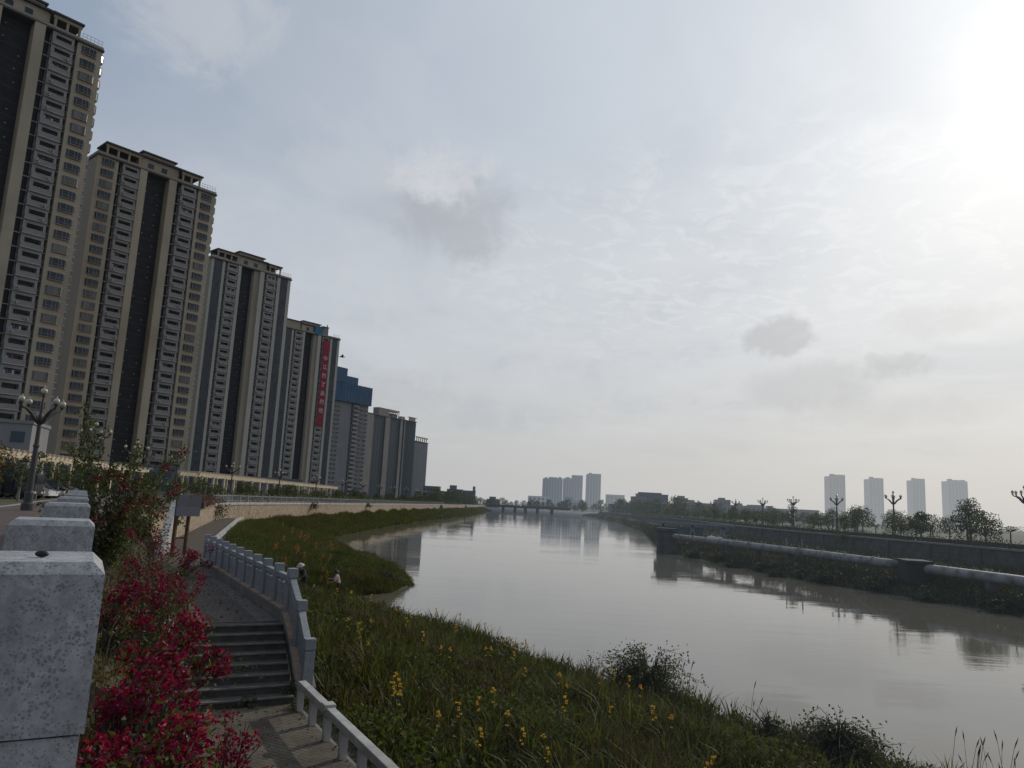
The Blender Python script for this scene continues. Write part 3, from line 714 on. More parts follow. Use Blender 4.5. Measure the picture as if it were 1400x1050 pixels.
# ------------------------------------------------------------------ apartment towers of the left bank
LAUN = [M('laundry_white', (.5,.5,.5), rough=.9), M('laundry_blue', (.08,.12,.25), rough=.9), M('laundry_red', (.3,.06,.06), rough=.9), mFrame]
def tower(label, P, az, pitch, nf, style, crown='full', left_partial=False):
    rz = R(90-az); g = thing('apartment_tower', label, 'apartment tower', (P[0], P[1], 4.5), rz)
    if style == 'A':
        Z = [('win',5.6),('slot',1.0),('balc',4.8),('pil',2.0),('core',6.4),('pil',2.2),('slot',1.5),('balc',4.4),('slot',1.0),('win',5.4)]
    else:
        Z = [('edge',1.0),('strip',3.5),('edge',1.1),('slot',.8),('balc',4.6),('pil',1.3),('core',6.0),('pilD',2.3),('pil',1.9),('slot',1.0),('balc',4.6),('slot',.7),('edge',1.4),('strip',3.4),('edge',1.4)]
    dep = dict(win=0, slot=2.2, balc=1.4, pil=-.5, pilD=.3, core=2.4, edge=0, strip=.12)
    mat = dict(win=0, slot=1, balc=2, pil=0, pilD=4, core=1, edge=0, strip=1)
    H = pitch*nf; poly = []; ms = []; x = 0; zones = []
    for k, w in Z:
        y = dep[k]
        if poly and abs(poly[-1][1]-y) < 1e-6 and abs(poly[-1][0]-x) < 1e-6: poly.pop(); ms.pop()
        elif poly: ms[-1:] = [0 if (dep[prev] < 1.0 or y < 1.0) else 1]
        poly += [(x,y),(x+w,y)]; ms += [mat[k], 0]
        zones.append((k, x, w)); x += w; prev = k
    Wd = x; D = 14.5
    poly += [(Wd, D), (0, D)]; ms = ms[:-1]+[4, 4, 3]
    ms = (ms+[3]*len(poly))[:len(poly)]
    m = MB(); m.prism(poly, 0, H, 0, top=5, ms=ms)
    for k, x, w in zones:
        if k == 'slot':
            for f in range(1, nf): m.box(x-.02, x+w+.02, .35, .5, f*pitch-.09, f*pitch+.05, 6)
        if k in ('edge', 'win'):
            for f in range(4, nf, 4): pass
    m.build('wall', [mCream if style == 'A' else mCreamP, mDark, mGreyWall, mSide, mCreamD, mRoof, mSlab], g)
    # window bays / glazed strips, balconies: one of each kind, then copies of it floor by floor
    def bay():
        m = MB(); P1 = [(-1.75,0),(-1.75,-.12),(-1.35,-.52),(1.35,-.52),(1.75,-.12),(1.75,0)]
        m.prism(P1, -.12, 0, 0); m.prism(P1, 1.72, 1.86, 0)
        for xx in (-1.32,-.05,.68,1.32): m.box(xx-.03,xx+.03,-.53,-.44,0,1.72,1)
        m.box(-1.32,1.32,-.52,-.45,.52,.57,1)
        w = m.build('window', [mCreamD, mFrame], g)
        m = MB()
        m.prism([(-1.66,-.01),(-1.66,-.1),(-1.3,-.46),(-.05,-.46),(-.05,-.01)], 0, 1.72); m.prism([(-.05,-.01),(-.05,-.46),(.68,-.46),(.68,-.01)], 0, 1.72)
        m.prism([(.68,-.01),(.68,-.46),(1.3,-.46),(1.66,-.1),(1.66,-.01)], 0, 1.72)
        m.build('pane', mGlass, w); return w
    def glazed(w_):
        m = MB(); h = pitch
        m.box(0,w_,-.09,-.005,0,.12,0); m.box(0,w_,-.07,-.005,1.0,1.06,0)
        for q in (0, .25, .5, .75, 1): m.box(q*(w_-.06), q*(w_-.06)+.06, -.08, -.005, .12, h, 0)
        w = m.build('window', [mFrameD], g)
        m = MB()
        for q in range(4):
            m.box(q*w_/4+.05, (q+1)*w_/4-.02, -.04, -.01, .13, 1.0); m.box(q*w_/4+.05, (q+1)*w_/4-.02, -.04, -.01, 1.06, h-.01)
        m.build('pane', mGlassB, w); return w
    def balcony(w_):
        m = MB(); a, b = .12, w_-.12
        m.box(a, b, -.55, 1.38, 0, .2, 1)
        m.box(a+.02, b-.02, -.5, -.38, .2, 1.18, 0); m.box(a+.02, a+.14, -.38, 1.38, .2, 1.18, 0); m.box(b-.14, b-.02, -.38, 1.38, .2, 1.18, 0)
        m.box(a-.02, b+.02, -.56, -.33, 1.18, 1.26, 1)
        m.box(a, b, -.05, .1, pitch-.75, pitch-.005, 0)
        m.box(a, a+.75, -.06, .08, 1.27, pitch-.76, 0); m.box(b-.55, b, -.06, .08, 1.27, pitch-.76, 0)
        o = m.build('balcony', [mBalc, mSlab], g)
        m = MB(); m.box(.9, w_-.7, 1.36, 1.395, .2, 2.3); m.build('balcony_door', mDoor, o); return o
    proto = {}
    for k, x, w in zones:
        for f in range(nf):
            z = f*pitch
            if k == 'win':
                cu_ = random.random() < .22
                if 'bay' not in proto: proto['bay'] = bay(); proto['bay'].location = (x+w/2+.1, 0, z+.85)
                else:
                    b_ = inst(proto['bay'], g, (x+w/2+(.1 if x < 5 else -.1), 0, z+.85))
                    if cu_:
                        if 'cur' not in proto: q_ = b_.children[0].data.copy(); q_.materials[0] = mGlassC; proto['cur'] = q_
                        b_.children[0].data = proto['cur']
            elif k == 'strip':
                if 'str' not in proto: proto['str'] = glazed(w); proto['str'].location = (x, .12, z)
                else: inst(proto['str'], g, (x, .12, z))
            elif k == 'balc':
                if 'bal' not in proto: proto['bal'] = balcony(w); proto['bal'].location = (x, 0, z)
                else:
                    b_ = inst(proto['bal'], g, (x, 0, z))
                    if random.random() < .17:
                        key = 'lau%d' % random.randrange(3)
                        if key not in proto:
                            m = MB(); n_l = random.randrange(3, 6)
                            for q in range(n_l): xx = .8+q*.55+random.random()*.1; m.box(xx, xx+.4, .3, .36, 1.35, 1.35+.5+.45*random.random(), q % 3)
                            m.box(.6, w-.6, .31, .35, 2.2, 2.24, 3)
                            for i_, v_ in enumerate(m.v): pass
                            proto[key] = m.build('laundry', LAUN, b_)
                        else: inst(proto[key], b_, (0, 0, 0))
                    if random.random() < .5:
                        if 'ac' not in proto:
                            m = MB(); m.box(0, .85, -.85, -.57, .28, .86, 0); m.tube([(.3,-.87,.57),(.3,-.852,.57)], .22, 12, 1); proto['ac'] = m.build('air_conditioner', [mSlab, mFrameD], b_); proto['ac'].location = (w-1.4, 0, 0)
                        else: inst(proto['ac'], b_, (random.choice((.5, w-1.4)), 0, 0))
        if k == 'core':
            m = MB(); m.box(x+.15, x+w-.15, 2.34, 2.395, .3, H-1.0, 0)
            for f in range(1, nf):
                m.box(x+.12, x+w-.12, 2.30, 2.345, f*pitch-.05, f*pitch+.05, 1)
                for q in range(2):
                    if random.random() < .75:
                        xx = x+.9+q*(w*.5)+random.uniform(-.1,.6); m.box(xx, xx+.4, 2.26, 2.30, f*pitch+1.2, f*pitch+1.5, 2)
            m.build('core_glazing', [mCoreGlass, mFrameD, mGreyWall], g)
    if style == 'A':      # bays on the end wall
        for f in range(nf):
            e = inst(proto['bay'], g, (Wd, 2.0, f*pitch+.85), R(90)); e.scale = (1, 1.25, 1)
    # roof: parapet, open frames, stair house
    m = MB(); m.box(-.3, Wd+.3, -.45, D+.3, H+.005, H+.45); m.build('cornice', mRoof, g)
    m = MB()
    for a, b in (((-.1,-.1),(Wd+.1,-.1)),((Wd+.1,-.1),(Wd+.1,D)),((-.1,-.1),(-.1,D))):
        m.bar((*a,H+.8),(*b,H+.8),.16,.7)
    m.build('parapet', mCreamD, g)
    xc = sum(w for k, w in Z[:3 if style == 'A' else 5]); xe = Wd-xc
    if crown != 'none':
        for a, b in ((2.0, xc-.2), (xe+.6, Wd-5.2)):
            m = MB(); n = max(2, int((b-a)/2.6))
            for i in range(n+1):
                xx = a+(b-a-.5)*i/n
                for yy in (-.25, 5.2): m.box(xx, xx+.5, yy, yy+.4, H+.45, H+3.1, 0)
            for yy in (-.3, 5.15): m.box(a-.2, b+.2, yy, yy+.5, H+3.1, H+3.9, 0)
            m.box(a-.5, b+.5, -.8, 6.2, H+3.9, H+4.35, 1)
            m.build('roof_frame', [mCreamD, mRoof], g)
    m = MB(); ww = xe-xc
    m.box(xc, xe, 1.2, 9.0, H+.45, H+4.4, 0); m.box(xc-.5, xe+.5, .4, 9.5, H+4.4, H+4.9, 1); m.box(xc+1.2, xe-1.2, 2.0, 9.0, H+4.9, H+6.2, 0); m.box(xc+.6, xe-.6, 1.4, 9.4, H+6.2, H+6.6, 1)
    m.build('stair_house', [mCream, mRoof], g)
    for q in (.22, .56):
        m = MB(); m.box(xc+ww*q, xc+ww*q+1.6, 1.10, 1.195, H+1.4, H+3.2); w = m.build('roof_window', mFrameD, g)
        m = MB(); m.box(xc+ww*q+.1, xc+ww*q+1.5, 1.06, 1.10, H+1.5, H+3.1); m.build('pane', mGlass, w)
    m = MB()
    for i in range(6): m.box(Wd-4.6+i*.85, Wd-4.55+i*.85, 0, .05, H+1.1, H+2.6)
    for hz in (1.8, 2.55): m.box(Wd-4.7, Wd, .0, .05, H+hz, H+hz+.06)
    m.build('roof_railing', mSteel, g)
    return g, Wd, H, zones

t1, Wd, H1, z1 = tower('tallest cream tower cut by the left edge of the photo, with bay windows', (-102.5-34.1*math.sin(R(41)), 167-34.1*math.cos(R(41))), 41, 3.25, 32, 'A')
t2, _, _, _ = tower('cream tower with bay windows and a blank taupe end wall, second from the left', (-116.9, 195.6), 41, 3.14, 29, 'A')
t3, _, H3, _ = tower('tower with blue glazed corner strips between the bay window tower and the banner tower', (-118.0, 280.4), 41, 3.1, 29, 'B')
t4, W4, H4, z4 = tower('tower carrying the long red hanging banner on its balconies', (-119.6, 383.5), 41, 3.1, 28, 'B', crown='none')
m = MB(); m.box(-1, 9, -.2, 5.5, H4+.46, H4+4.6, 0); m.box(-1.4, 9.4, -.7, 6, H4+4.6, H4+5.1, 1); m.build('roof_frame', [mCreamD, mRoof], t4)
mNet = M('blue_scaffold_net', (.035,.085,.15), (.028,.068,.125), scale=.25, detail=6, rough=.8, c3=(.05,.10,.16), scale3=.08, streak=(1,1,.3))
m = MB(); m.box(18.5, 22.8, -.3, 4, H4+.5, H4+4.4); m.build('scaffold_net', M('bright_blue_tarp', (.03,.14,.24), (.025,.11,.2), scale=.5, rough=.6), t4)
m = MB(); m.box(24.5, 28, 1.5, 5, H4+.46, H4+5.6, 0); m.box(24.2,28.3,1.2,5.3,H4+5.6,H4+6,1); m.box(27.4,27.8,2,2.4,H4+6,H4+7.4,1); m.build('lift_house', [mGreyWall, mRoof], t4)
# banner on the right balcony column: its own thing, hung on the tower
bx = next(x for k, x, w in z4 if k == 'balc' and x > 15); bw = 4.0
rz4 = t4.rotation_euler.z; M4 = Matrix.Rotation(rz4, 3, 'Z')
b0_ = Vector(t4.location)+M4 @ Vector((bx+.3, -.95, 0))
bn_ = thing('hanging_banner', 'long red vertical banner with white Chinese characters hanging on the tower', 'banner', (b0_.x, b0_.y, 4.5), rz4)
mRed = M('red_banner_cloth', (.26,.020,.036), (.20,.018,.034), scale=.18, detail=5, rough=.85, streak=(2,2,.5))
zt, zbm = H4-2.0, H4-49
m = MB(); nb = 40
for i in range(nb):
    for j in range(4):
        def q(i_, j_): return (j_/4*bw, -.16+.12*math.sin(i_*1.1+j_*1.7)+.06*math.sin(i_*2.7), zt+(zbm-zt)*i_/nb)
        m.face([q(i+1,j), q(i+1,j+1), q(i,j+1), q(i,j)])
m.build('cloth', mRed, bn_, smooth=True)
txt = '中江四祥品阔欣'
mInk = M('banner_lettering', (.50,.42,.41), (.4,.34,.33), scale=2, rough=.8)
for i, chh in enumerate(txt):
    cu = bpy.data.curves.new('lettering', 'FONT'); cu.body = chh; cu.size = 2.8; cu.align_x = 'CENTER'; cu.offset = .06
    to = bpy.data.objects.new('lettering_curve', cu); link(to)
    dg = bpy.context.evaluated_depsgraph_get(); me = bpy.data.meshes.new_from_object(to.evaluated_get(dg))
    bpy.data.objects.remove(to); me.materials.clear(); me.materials.append(mInk)
    o = bpy.data.objects.new('lettering', me); link(o); o.parent = bn_
    o.rotation_euler = (R(90), 0, 0); o.location = (bw/2, -.36, zt-11.0-i*4.75)

def slab_tower(name, label, P, az, W_, D, H, zones, pitch, netz=None, cat='apartment tower', top=None):
    """far towers: zones = list of (kind, width); glass strips with floor lines, cream piers, balcony stacks"""
    g = thing(name, label, cat, (P[0], P[1], 4.5), R(90-az))
    tot = sum(w for k, w in zones); x = 0
    m = MB(); m.box(0, W_, 0, D, 0, H, 0)
    for k, w in zones:
        w = w*W_/tot
        if k == 'pier': m.box(x, x+w, -1.4, -.003, 0, H+1.0, 1)
        if k == 'dark': m.box(x, x+w, -.06, -.003, 0, H-.5, 3)
        x += w
    m.box(-.4, W_+.4, -1.6, D+.4, H+.003, H+.7, 2)
    m.build('wall', [mGreyWall, mFarPier, mRoof, mDark], g)
    x = 0; nf = int(H/pitch); first = {}
    for k, w in zones:
        w = w*W_/tot
        if k == 'glass':
            m = MB(); m.box(x+.1, x+w-.1, -.5, -.003, .5, H-.6, 0); m.build('glazing_strip', mGlassT, g)
            m = MB()
            for f in range(1, nf): m.box(x+.05, x+w-.05, -.62, -.51, f*pitch-.28, f*pitch+.28, 0)
            for q in (.25,.5,.75): m.box(x+w*q-.08, x+w*q+.08, -.6, -.505, .5, H-.6, 0)
            m.build('floor_bands', M_band, g)
        if k in ('balc', 'win'):
            for f in range(nf):
                key = (k, round(w, 2))
                if key not in first:
                    m = MB()
                    if k == 'balc':
                        m.box(.2, w-.2, -1.3, -.003, 0, .25, 1); m.box(.2, w-.2, -1.25, -1.1, .25, 1.3, 0); m.box(.2,.4,-1.1,-.003,.25,1.3,0); m.box(w-.4,w-.2,-1.1,-.003,.25,1.3,0)
                        o = m.build('balcony', [mBalc, mSlab], g); m = MB(); m.box(.6,w-.6,-.06,-.004,.3,2.4); m.build('balcony_door', mDoor, o)
                    else:
                        m.box(w*.12, w*.88, -.5, -.003, .55, .7, 0); m.box(w*.12, w*.88, -.5, -.003, 2.3, 2.45, 0); m.box(w*.12, w*.14, -.45, -.003, .7, 2.3, 0); m.box(w*.86, w*.88, -.45, -.003, .7, 2.3, 0)
                        o = m.build('window', [mSlab], g); m = MB(); m.box(w*.15,w*.85,-.4,-.004,.7,2.3); m.build('pane', mGlassB, o)
                    first[key] = o; o.location = (x, 0, f*pitch)
                else: inst(first[key], g, (x, 0, f*pitch))
        x += w
    return g
M_band = M('spandrel_band', (.030,.045,.058), (.024,.036,.048), scale=.4, rough=.6)
g5 = slab_tower('apartment_tower', 'unfinished grey tower wrapped in blue scaffold netting at its top', (-121.5,511.5), 34, 34, 14, 70, [('win',3.4),('win',3.4),('blank',10),('dark',1.4),('balc',5.2),('win',4.8),('win',4.8)], 3.05)
m = MB(); m.box(-.6, 34.8, -2.0, 14.5, 66.5, 79.5, 0); m.box(9, 20, -1.9, 13, 79.51, 84.5, 0); m.box(-.7, 9, -2.1, 12, 79.52, 89.5, 0)
for i in range(13): m.box(i*2.9-.5,i*2.9-.42,-2.1,-2.02,66.5,80.3,1)
m.build('scaffold_net', [mNet, mFrameD], g5)
g6 = slab_tower('apartment_tower', 'wide far tower with two dark glass strips between cream piers', (-135.5,706), 28.7, 56, 16, 80, [('pier',9),('glass',16),('pier',6.5),('glass',15),('pier',3.5)], 3.1)
m = MB(); m.box(17, 33, -1.2, 6, 80.7, 88, 0); m.box(31, 50, -.8, 6, 86.6, 88.2, 1)
for i in range(7): m.box(33+i*2.7,33.5+i*2.7,-.7,-.2,80.7,86.6,1)
m.box(33, 50, 2, 6, 80.7, 85, 2); m.build('roof_frame', [mFarPier, mCreamD, mRoof], g6)
g7 = slab_tower('apartment_tower', 'far glazed tower with a thin mast, just right of the wide pier tower', (-131,812), 33, 45, 16, 88, [('pier',5),('glass',9),('glass',9),('pier',2),('glass',9),('glass',9)], 3.1)
m = MB(); m.box(20,26,0,5,88.7,92,0); m.box(33,44,0,.6,88.7,92.6,0); m.box(31,47,-.2,.6,92.6,93.2,0); m.build('roof_frame', mCreamD, g7)
g8 = slab_tower('apartment_tower', 'last and smallest glazed tower at the right end of the row', (-131.5,990), 21, 54, 16, 79, [('glass',10),('glass',10),('glass',10)], 3.1)
m = MB()
for i in range(6): m.box(22+i*5.6,22.8+i*5.6,0,1,79.7,84.4)
m.box(20,54,-.2,1.2,84.4,86); m.box(4,18,2,9,79.7,83); m.build('roof_frame', mCreamD, g8)

# far towers across the valley
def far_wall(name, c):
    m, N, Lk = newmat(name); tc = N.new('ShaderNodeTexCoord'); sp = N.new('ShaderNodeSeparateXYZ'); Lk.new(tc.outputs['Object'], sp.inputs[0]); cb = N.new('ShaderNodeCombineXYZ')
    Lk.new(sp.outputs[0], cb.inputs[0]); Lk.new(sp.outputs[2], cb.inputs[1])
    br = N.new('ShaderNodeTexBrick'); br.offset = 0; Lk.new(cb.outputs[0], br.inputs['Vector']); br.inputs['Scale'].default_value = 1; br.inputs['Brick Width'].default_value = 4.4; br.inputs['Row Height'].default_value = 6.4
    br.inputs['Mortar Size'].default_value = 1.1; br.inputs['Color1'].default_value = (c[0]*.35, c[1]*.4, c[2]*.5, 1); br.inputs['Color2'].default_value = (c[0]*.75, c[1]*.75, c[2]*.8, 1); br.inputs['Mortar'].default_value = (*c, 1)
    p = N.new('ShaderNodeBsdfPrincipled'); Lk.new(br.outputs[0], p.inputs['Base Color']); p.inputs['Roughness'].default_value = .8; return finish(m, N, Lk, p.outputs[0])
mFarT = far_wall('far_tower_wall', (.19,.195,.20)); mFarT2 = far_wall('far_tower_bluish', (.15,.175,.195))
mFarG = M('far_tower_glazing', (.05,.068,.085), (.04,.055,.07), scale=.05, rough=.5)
def far_tower(label, x, y, w, h, d, prof, nst, mat, rz=0, group=None):
    g = thing('high_rise_tower', label, 'high-rise', (x, y, 3), rz, group)
    m = MB()
    for a, b, top, yy in prof: m.box(a*w, b*w, yy, d, 0, top*h)
    m.build('wall', mat, g)
    for i in range(nst):
        u = (i+.5)/nst; hh = max(top for a, b, top, yy in prof if a <= u <= b); yy = min(yy for a, b, top, yy in prof if a <= u <= b)
        m = MB(); m.box(u*w-w/nst*.22, u*w+w/nst*.22, yy-.8, yy-.01, 2, hh*h-4)
        m.build('glazing_strip', mFarG, g)
    for a, b, top, yy in prof[::2]:
        m = MB(); m.box((a*.7+b*.3)*w, (a*.3+b*.7)*w, 3, 12, top*h+.01, top*h+5); m.build('roof_house', mat, g)
        m = MB(); m.box(a*w+.5, b*w-.5, yy-.6, yy-.1, top*h+.02, top*h+2.2); m.build('roof_parapet', mFarG, g)
    return g
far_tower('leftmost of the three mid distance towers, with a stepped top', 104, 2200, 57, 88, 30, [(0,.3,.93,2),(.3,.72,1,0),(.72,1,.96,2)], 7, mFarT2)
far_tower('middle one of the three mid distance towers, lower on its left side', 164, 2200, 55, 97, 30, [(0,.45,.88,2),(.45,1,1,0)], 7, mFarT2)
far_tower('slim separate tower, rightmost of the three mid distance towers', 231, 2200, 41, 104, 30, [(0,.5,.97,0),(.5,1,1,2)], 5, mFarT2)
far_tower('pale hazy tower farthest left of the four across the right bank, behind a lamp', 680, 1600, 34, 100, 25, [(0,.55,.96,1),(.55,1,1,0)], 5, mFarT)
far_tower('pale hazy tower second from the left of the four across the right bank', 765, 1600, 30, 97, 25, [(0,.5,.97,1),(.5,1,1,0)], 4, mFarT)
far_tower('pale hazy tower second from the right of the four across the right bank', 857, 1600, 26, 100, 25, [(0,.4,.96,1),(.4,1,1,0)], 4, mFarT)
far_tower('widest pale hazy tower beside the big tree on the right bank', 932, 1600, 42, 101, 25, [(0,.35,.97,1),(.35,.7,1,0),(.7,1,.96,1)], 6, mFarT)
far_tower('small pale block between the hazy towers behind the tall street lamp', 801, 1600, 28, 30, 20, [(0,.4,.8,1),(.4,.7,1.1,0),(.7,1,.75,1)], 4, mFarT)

# low blocks on the skyline
mLow = M('low_block_render', (.19,.17,.155), (.15,.14,.13), scale=.05, rough=.9); mLow2 = M('low_block_grey', (.15,.15,.15), (.12,.12,.125), scale=.05, rough=.9)
def block(label, x, y, w, h, d, mat, nf, nw, extra=None, z=3, rz=0):
    g = thing('low_building', label, 'building', (x, y, z), rz)
    m = MB(); m.box(0, w, 0, d, 0, h); m.box(-.2, w+.2, -.2, d+.2, h+.003, h+.5)
    if extra:
        for a, b, t in extra: m.box(a*w, b*w, 2, d*.7, h+.503, t)
    m.build('wall', mat, g); first = None
    for f in range(nf):
        for i in range(nw):
            px, pz = (i+.25)*w/nw, .9+f*(h-.5)/nf
            if first is None:
                m = MB(); m.box(0, w/nw*.5, -.12, -.005, 0, (h-.5)/nf*.5); first = m.build('window', mFarG, g); first.location = (px, 0, pz)
            else: inst(first, g, (px, 0, pz))
    return g
block('dark low block touching the last glazed tower on the left bank', -66, 600, 13, 14, 12, mLow2, 4, 5)
block('flat low block on the left bank skyline', -53, 604, 9, 10.5, 12, mLow2, 3, 4)
block('stepped dark block in the middle of the left bank skyline', -47, 600, 12, 12.5, 12, mLow2, 4, 5, [(.15,.6,16)])
block('long low block with a small roof tower at its right end on the left bank', -37, 606, 12, 12, 12, mLow2, 4, 5, [(.82,.98,16)])
block('small dark house left of the bridge', -16.5, 640, 11, 6.5, 10, mLow2, 2, 4, [(.2,.7,9)])
for a in ((71.5,520,16,6.6,mLow2,'low flat roofed shed right of the slim tower',2,5,None),(87.5,524,9,12.4,mLow,'narrow apartment block left of the pale glassy building',4,3,None),
          (97,560,22,15.4,mFarG,'pale glassy office block on the right bank skyline',4,7,[(.05,.8,17)]),(120,528,6,13,mLow,'narrow block with a roof tank right of the glassy office',4,2,[(.2,.7,15)]),
          (127,530,18,10.2,mLow,'long low block behind the right bank lamps',3,6,[(.0,.25,12.5)]),(147,526,8,13.2,mLow2,'square dark block above the right bank trees',4,3,[(.2,.6,15)]),
          (157,540,14,10,mLow,'low beige block behind the tree line',3,5,[(.5,.8,12)]),(176,545,9,11,mLow2,'grey block in the gap between two lamps',3,3,None),
          (192,560,16,9.4,mLow,'long pale block low on the right skyline',3,5,[(.1,.3,11.5)]),(217,560,13,9.6,mLow2,'low grey block left of the hazy towers',3,4,None)):
    block(a[5], a[0], a[1], a[2], a[3], 12, a[4], a[6], a[7], a[8])
block('white round edged hall near the foot of the three mid distance towers', 43, 1500, 42, 22, 20, M('white_hall', (.5,.5,.48), rough=.8), 3, 5)
block('pale low wing in front of the three mid distance towers', 98, 1400, 50, 14, 20, mFarT, 3, 8, [(.2,.5,22)])
block('pale block behind the slim mid distance tower', 250, 1900, 45, 40, 20, mFarT, 4, 5)

# grey podium beside the first tower and a two storey row behind the pergola
block('grey three storey annex at the foot of the tallest cream tower', -96, 112, 22, 10.4, 10, mGreyWall, 3, 6, None, 4.4, R(18))
block('low shop row behind the pergola under the bay window tower', -101, 150, 34, 6, 8, mLow2, 2, 10, None, 4.4, R(40))
block('low shop row under the tower with blue glazed strips', -92, 232, 34, 6, 8, mLow2, 2, 10, None, 4.4, R(48))

# bridge
bg = thing('road_bridge', 'dark low road bridge on paired piers closing the river view', 'bridge', (-13,575,0))
m = MB(); m.box(0,62,0,11,4.0,5.4); m.box(0,62,-.3,.0,4.9,5.7); m.build('deck', mConcD, bg)
m = MB()
for i in range(32): m.box(i*2,i*2+.15,-.2,0,5.7,6.5)
m.box(0,62.2,-.22,-.02,6.45,6.6); m.build('parapet_rail', mConc, bg)
for i, x in enumerate((10,19,27,36,47)):
    m = MB(); m.box(x,x+2.0,.5,10,-1.5,3.998); m.build('pier', mConcD, bg)

# ------------------------------------------------------------------ pergolas
mPerg = M('pergola_cream', (.50,.42,.30), (.42,.35,.25), scale=.6, rough=.8)
def pergola(label, pts, z, h):
    g = thing('pergola', label, 'pergola', (pts[0][0], pts[0][1], z)); o = Vector(g.location)
    a, b = Vector((*pts[0],z)), Vector((*pts[1],z)); L = (b-a).length; d = (b-a)/L; n = Vector((-d.y,d.x,0))
    for s in (0, 3.2):
        m = MB(); m.bar(a+n*s+Vector((0,0,h))-o, b+n*s+Vector((0,0,h))-o, .35, .6); m.build('beam', mPerg, g)
    k = 1.5; first = None
    while k < L:
        for s in (0, 3.2):
            p = a+d*k+n*s-o
            if first is None:
                m = MB(); m.box(-.16,.16,-.16,.16,0,h-.31); m.box(-.25,.25,-.25,.25,0,.3); first = m.build('column', mPerg, g); first.location = p
            else: inst(first, g, p)
        k += 5.2
    m = MB(); k = .5
    while k < L:
        p = a+d*k+Vector((0,0,h+.4))-o; m.bar(p-n*.8, p+n*4.0, .14, .2); k += 1.3
    m.build('slats', mPerg, g)
pergola('cream pergola beam crossing behind the nearest street lamps', [(-48.5,70),(-59.5,126)], 4.45, 4.1)
pergola('second cream pergola farther up the river, right of the first', [(-51.5,127),(-52.5,236)], 4.45, 4.0)
# ------------------------------------------------------------------ street lamps
mPole = M('lamp_iron', (.045,.043,.042), (.03,.03,.03), scale=6, rough=.55, spec=.4)
mGlobe = M('lamp_globe_glass', (.46,.42,.33), (.40,.36,.28), scale=2, rough=.25, spec=.5)
def lamp(label, loc, rz, group, narm=4):
    g = thing('street_lamp', label, 'street lamp', loc, rz, group)
    m = MB(); m.lathe([(.0,0),(.30,0),(.30,.35),(.22,.42),(.22,.9),(.16,1.0),(.135,2.6),(.12,3.2),(.15,3.25),(.15,3.35),(.11,3.4),(.10,4.55),(.16,4.65),(.13,4.85),(.07,5.0),(.05,5.85),(.09,5.9),(.09,5.98),(.0,6.0)], n=12)
    m.build('pole', mPole, g, smooth=False)
    for k in range(narm):
        a = 2*math.pi*(k+.5)/narm; c, s = math.cos(a), math.sin(a)
        pts = [(0,0,4.45),(.25,0,4.62),(.52,0,4.95),(.80,0,5.16),(1.02,0,5.22),(1.10,0,5.36)]
        m = MB(); m.tube([(x*c, x*s, z) for x, y, z in pts], [.11,.10,.085,.07,.06,.06], 7)
        m.lathe([(.02,0),(.12,.02),(.13,.09),(.05,.10)], (1.10*c,1.10*s,5.36), 10)
        arm = m.build('arm', mPole, g)
        m = MB(); m.ball((1.10*c,1.10*s,5.62), .150, 14, 8); m.lathe([(.05,0),(.001,.1)], (1.10*c,1.10*s,5.78), 8); m.build('globe', mGlobe, arm, smooth=True)
    m = MB(); m.ball((0,0,6.16), .160, 14, 8); m.lathe([(.05,0),(.001,.12)], (0,0,6.33), 8); m.build('globe', mGlobe, g, smooth=True)
    return g
LL = [(-24.4,39.15),(-32.6,59.5),(-40,81.5),(-44.8,103),(-47,130),(-46.3,155),(-45.3,181),(-44.7,207),(-44,233),(-43,259),(-42,285),(-41,311),(-40,337),(-38.5,363),(-37,390),(-35,418)]
ordn = ['nearest','second','third','fourth','fifth','sixth','seventh','eighth','ninth','tenth','eleventh','twelfth','thirteenth','fourteenth','fifteenth','sixteenth']
L0 = lamp('nearest globe lamp of the left promenade, tallest in the photo', (*LL[0],4.5), R(20), 'globe lamps along the left promenade')
for i, p in enumerate(LL[1:], 1):
    dup(L0, (*p, 4.5), R(20+i*31), f'{ordn[i]} globe street lamp of the left promenade, counted from the near end', 'globe lamps along the left promenade')
LR = [(54.2,79.3),(55.4,108.8),(58.2,134),(59.6,158),(62,184),(63.6,211),(64.6,237),(65,258),(66,281),(67,305),(68.5,330),(70,356)]
L1 = lamp('nearest lamp of the right bank, cut by the right edge of the photo', (*LR[0],4.3), R(10), 'candelabra lamps along the right bank', 6)
for i, p in enumerate(LR[1:], 1):
    dup(L1, (*p, 4.3), R(10+i*17), f'{ordn[i]} street lamp of the right bank counting from the right edge', 'candelabra lamps along the right bank')

# ------------------------------------------------------------------ right bank
RW = [(54,-20),(52,20),(49.5,50),(47.5,70),(46,92),(44.5,113),(44.2,135),(46,156),(54,221),(62,330),(70,515),(78,640)]
RC = [(50,-20),(45,20),(41.5,42),(37.6,52.5),(34.6,62.5),(30.8,72),(28.2,88),(26.2,105),(24.2,113),(25.6,118),(29.2,150),(40,221),(50,330),(58,515),(64,640)]
yr = [-20,0,20,35,45,52,58,64,70,76,82,88,94,100,106,111,114,117,120,128,140,150,165,180,200,221,260,300,330,400,460,515,580,640]
RWs = resample(RW, yr); RCs = resample(RC, yr)
mBankR = M('right_bank_grass', (.030,.045,.016), (.022,.026,.014), scale=.8, detail=8, rough=.95, bump=.5, c3=(.03,.026,.018), scale3=.25, coord='World')
m = MB(); vv = []
for (c, w) in zip(RCs, RWs):
    row = []
    for k in range(13):
        t = k/10-.2; x = lerp(c[0], w[0], t); y = c[1]
        z = 2.5*max(0,t)**.55 if t > 0 else t*4.5
        z += pn(x*1.7, y*1.3)*.18*(1 if .0 < t < .9 else .2)
        row.append(len(m.v)); m.v.append((x, y, z))
    vv.append(row)
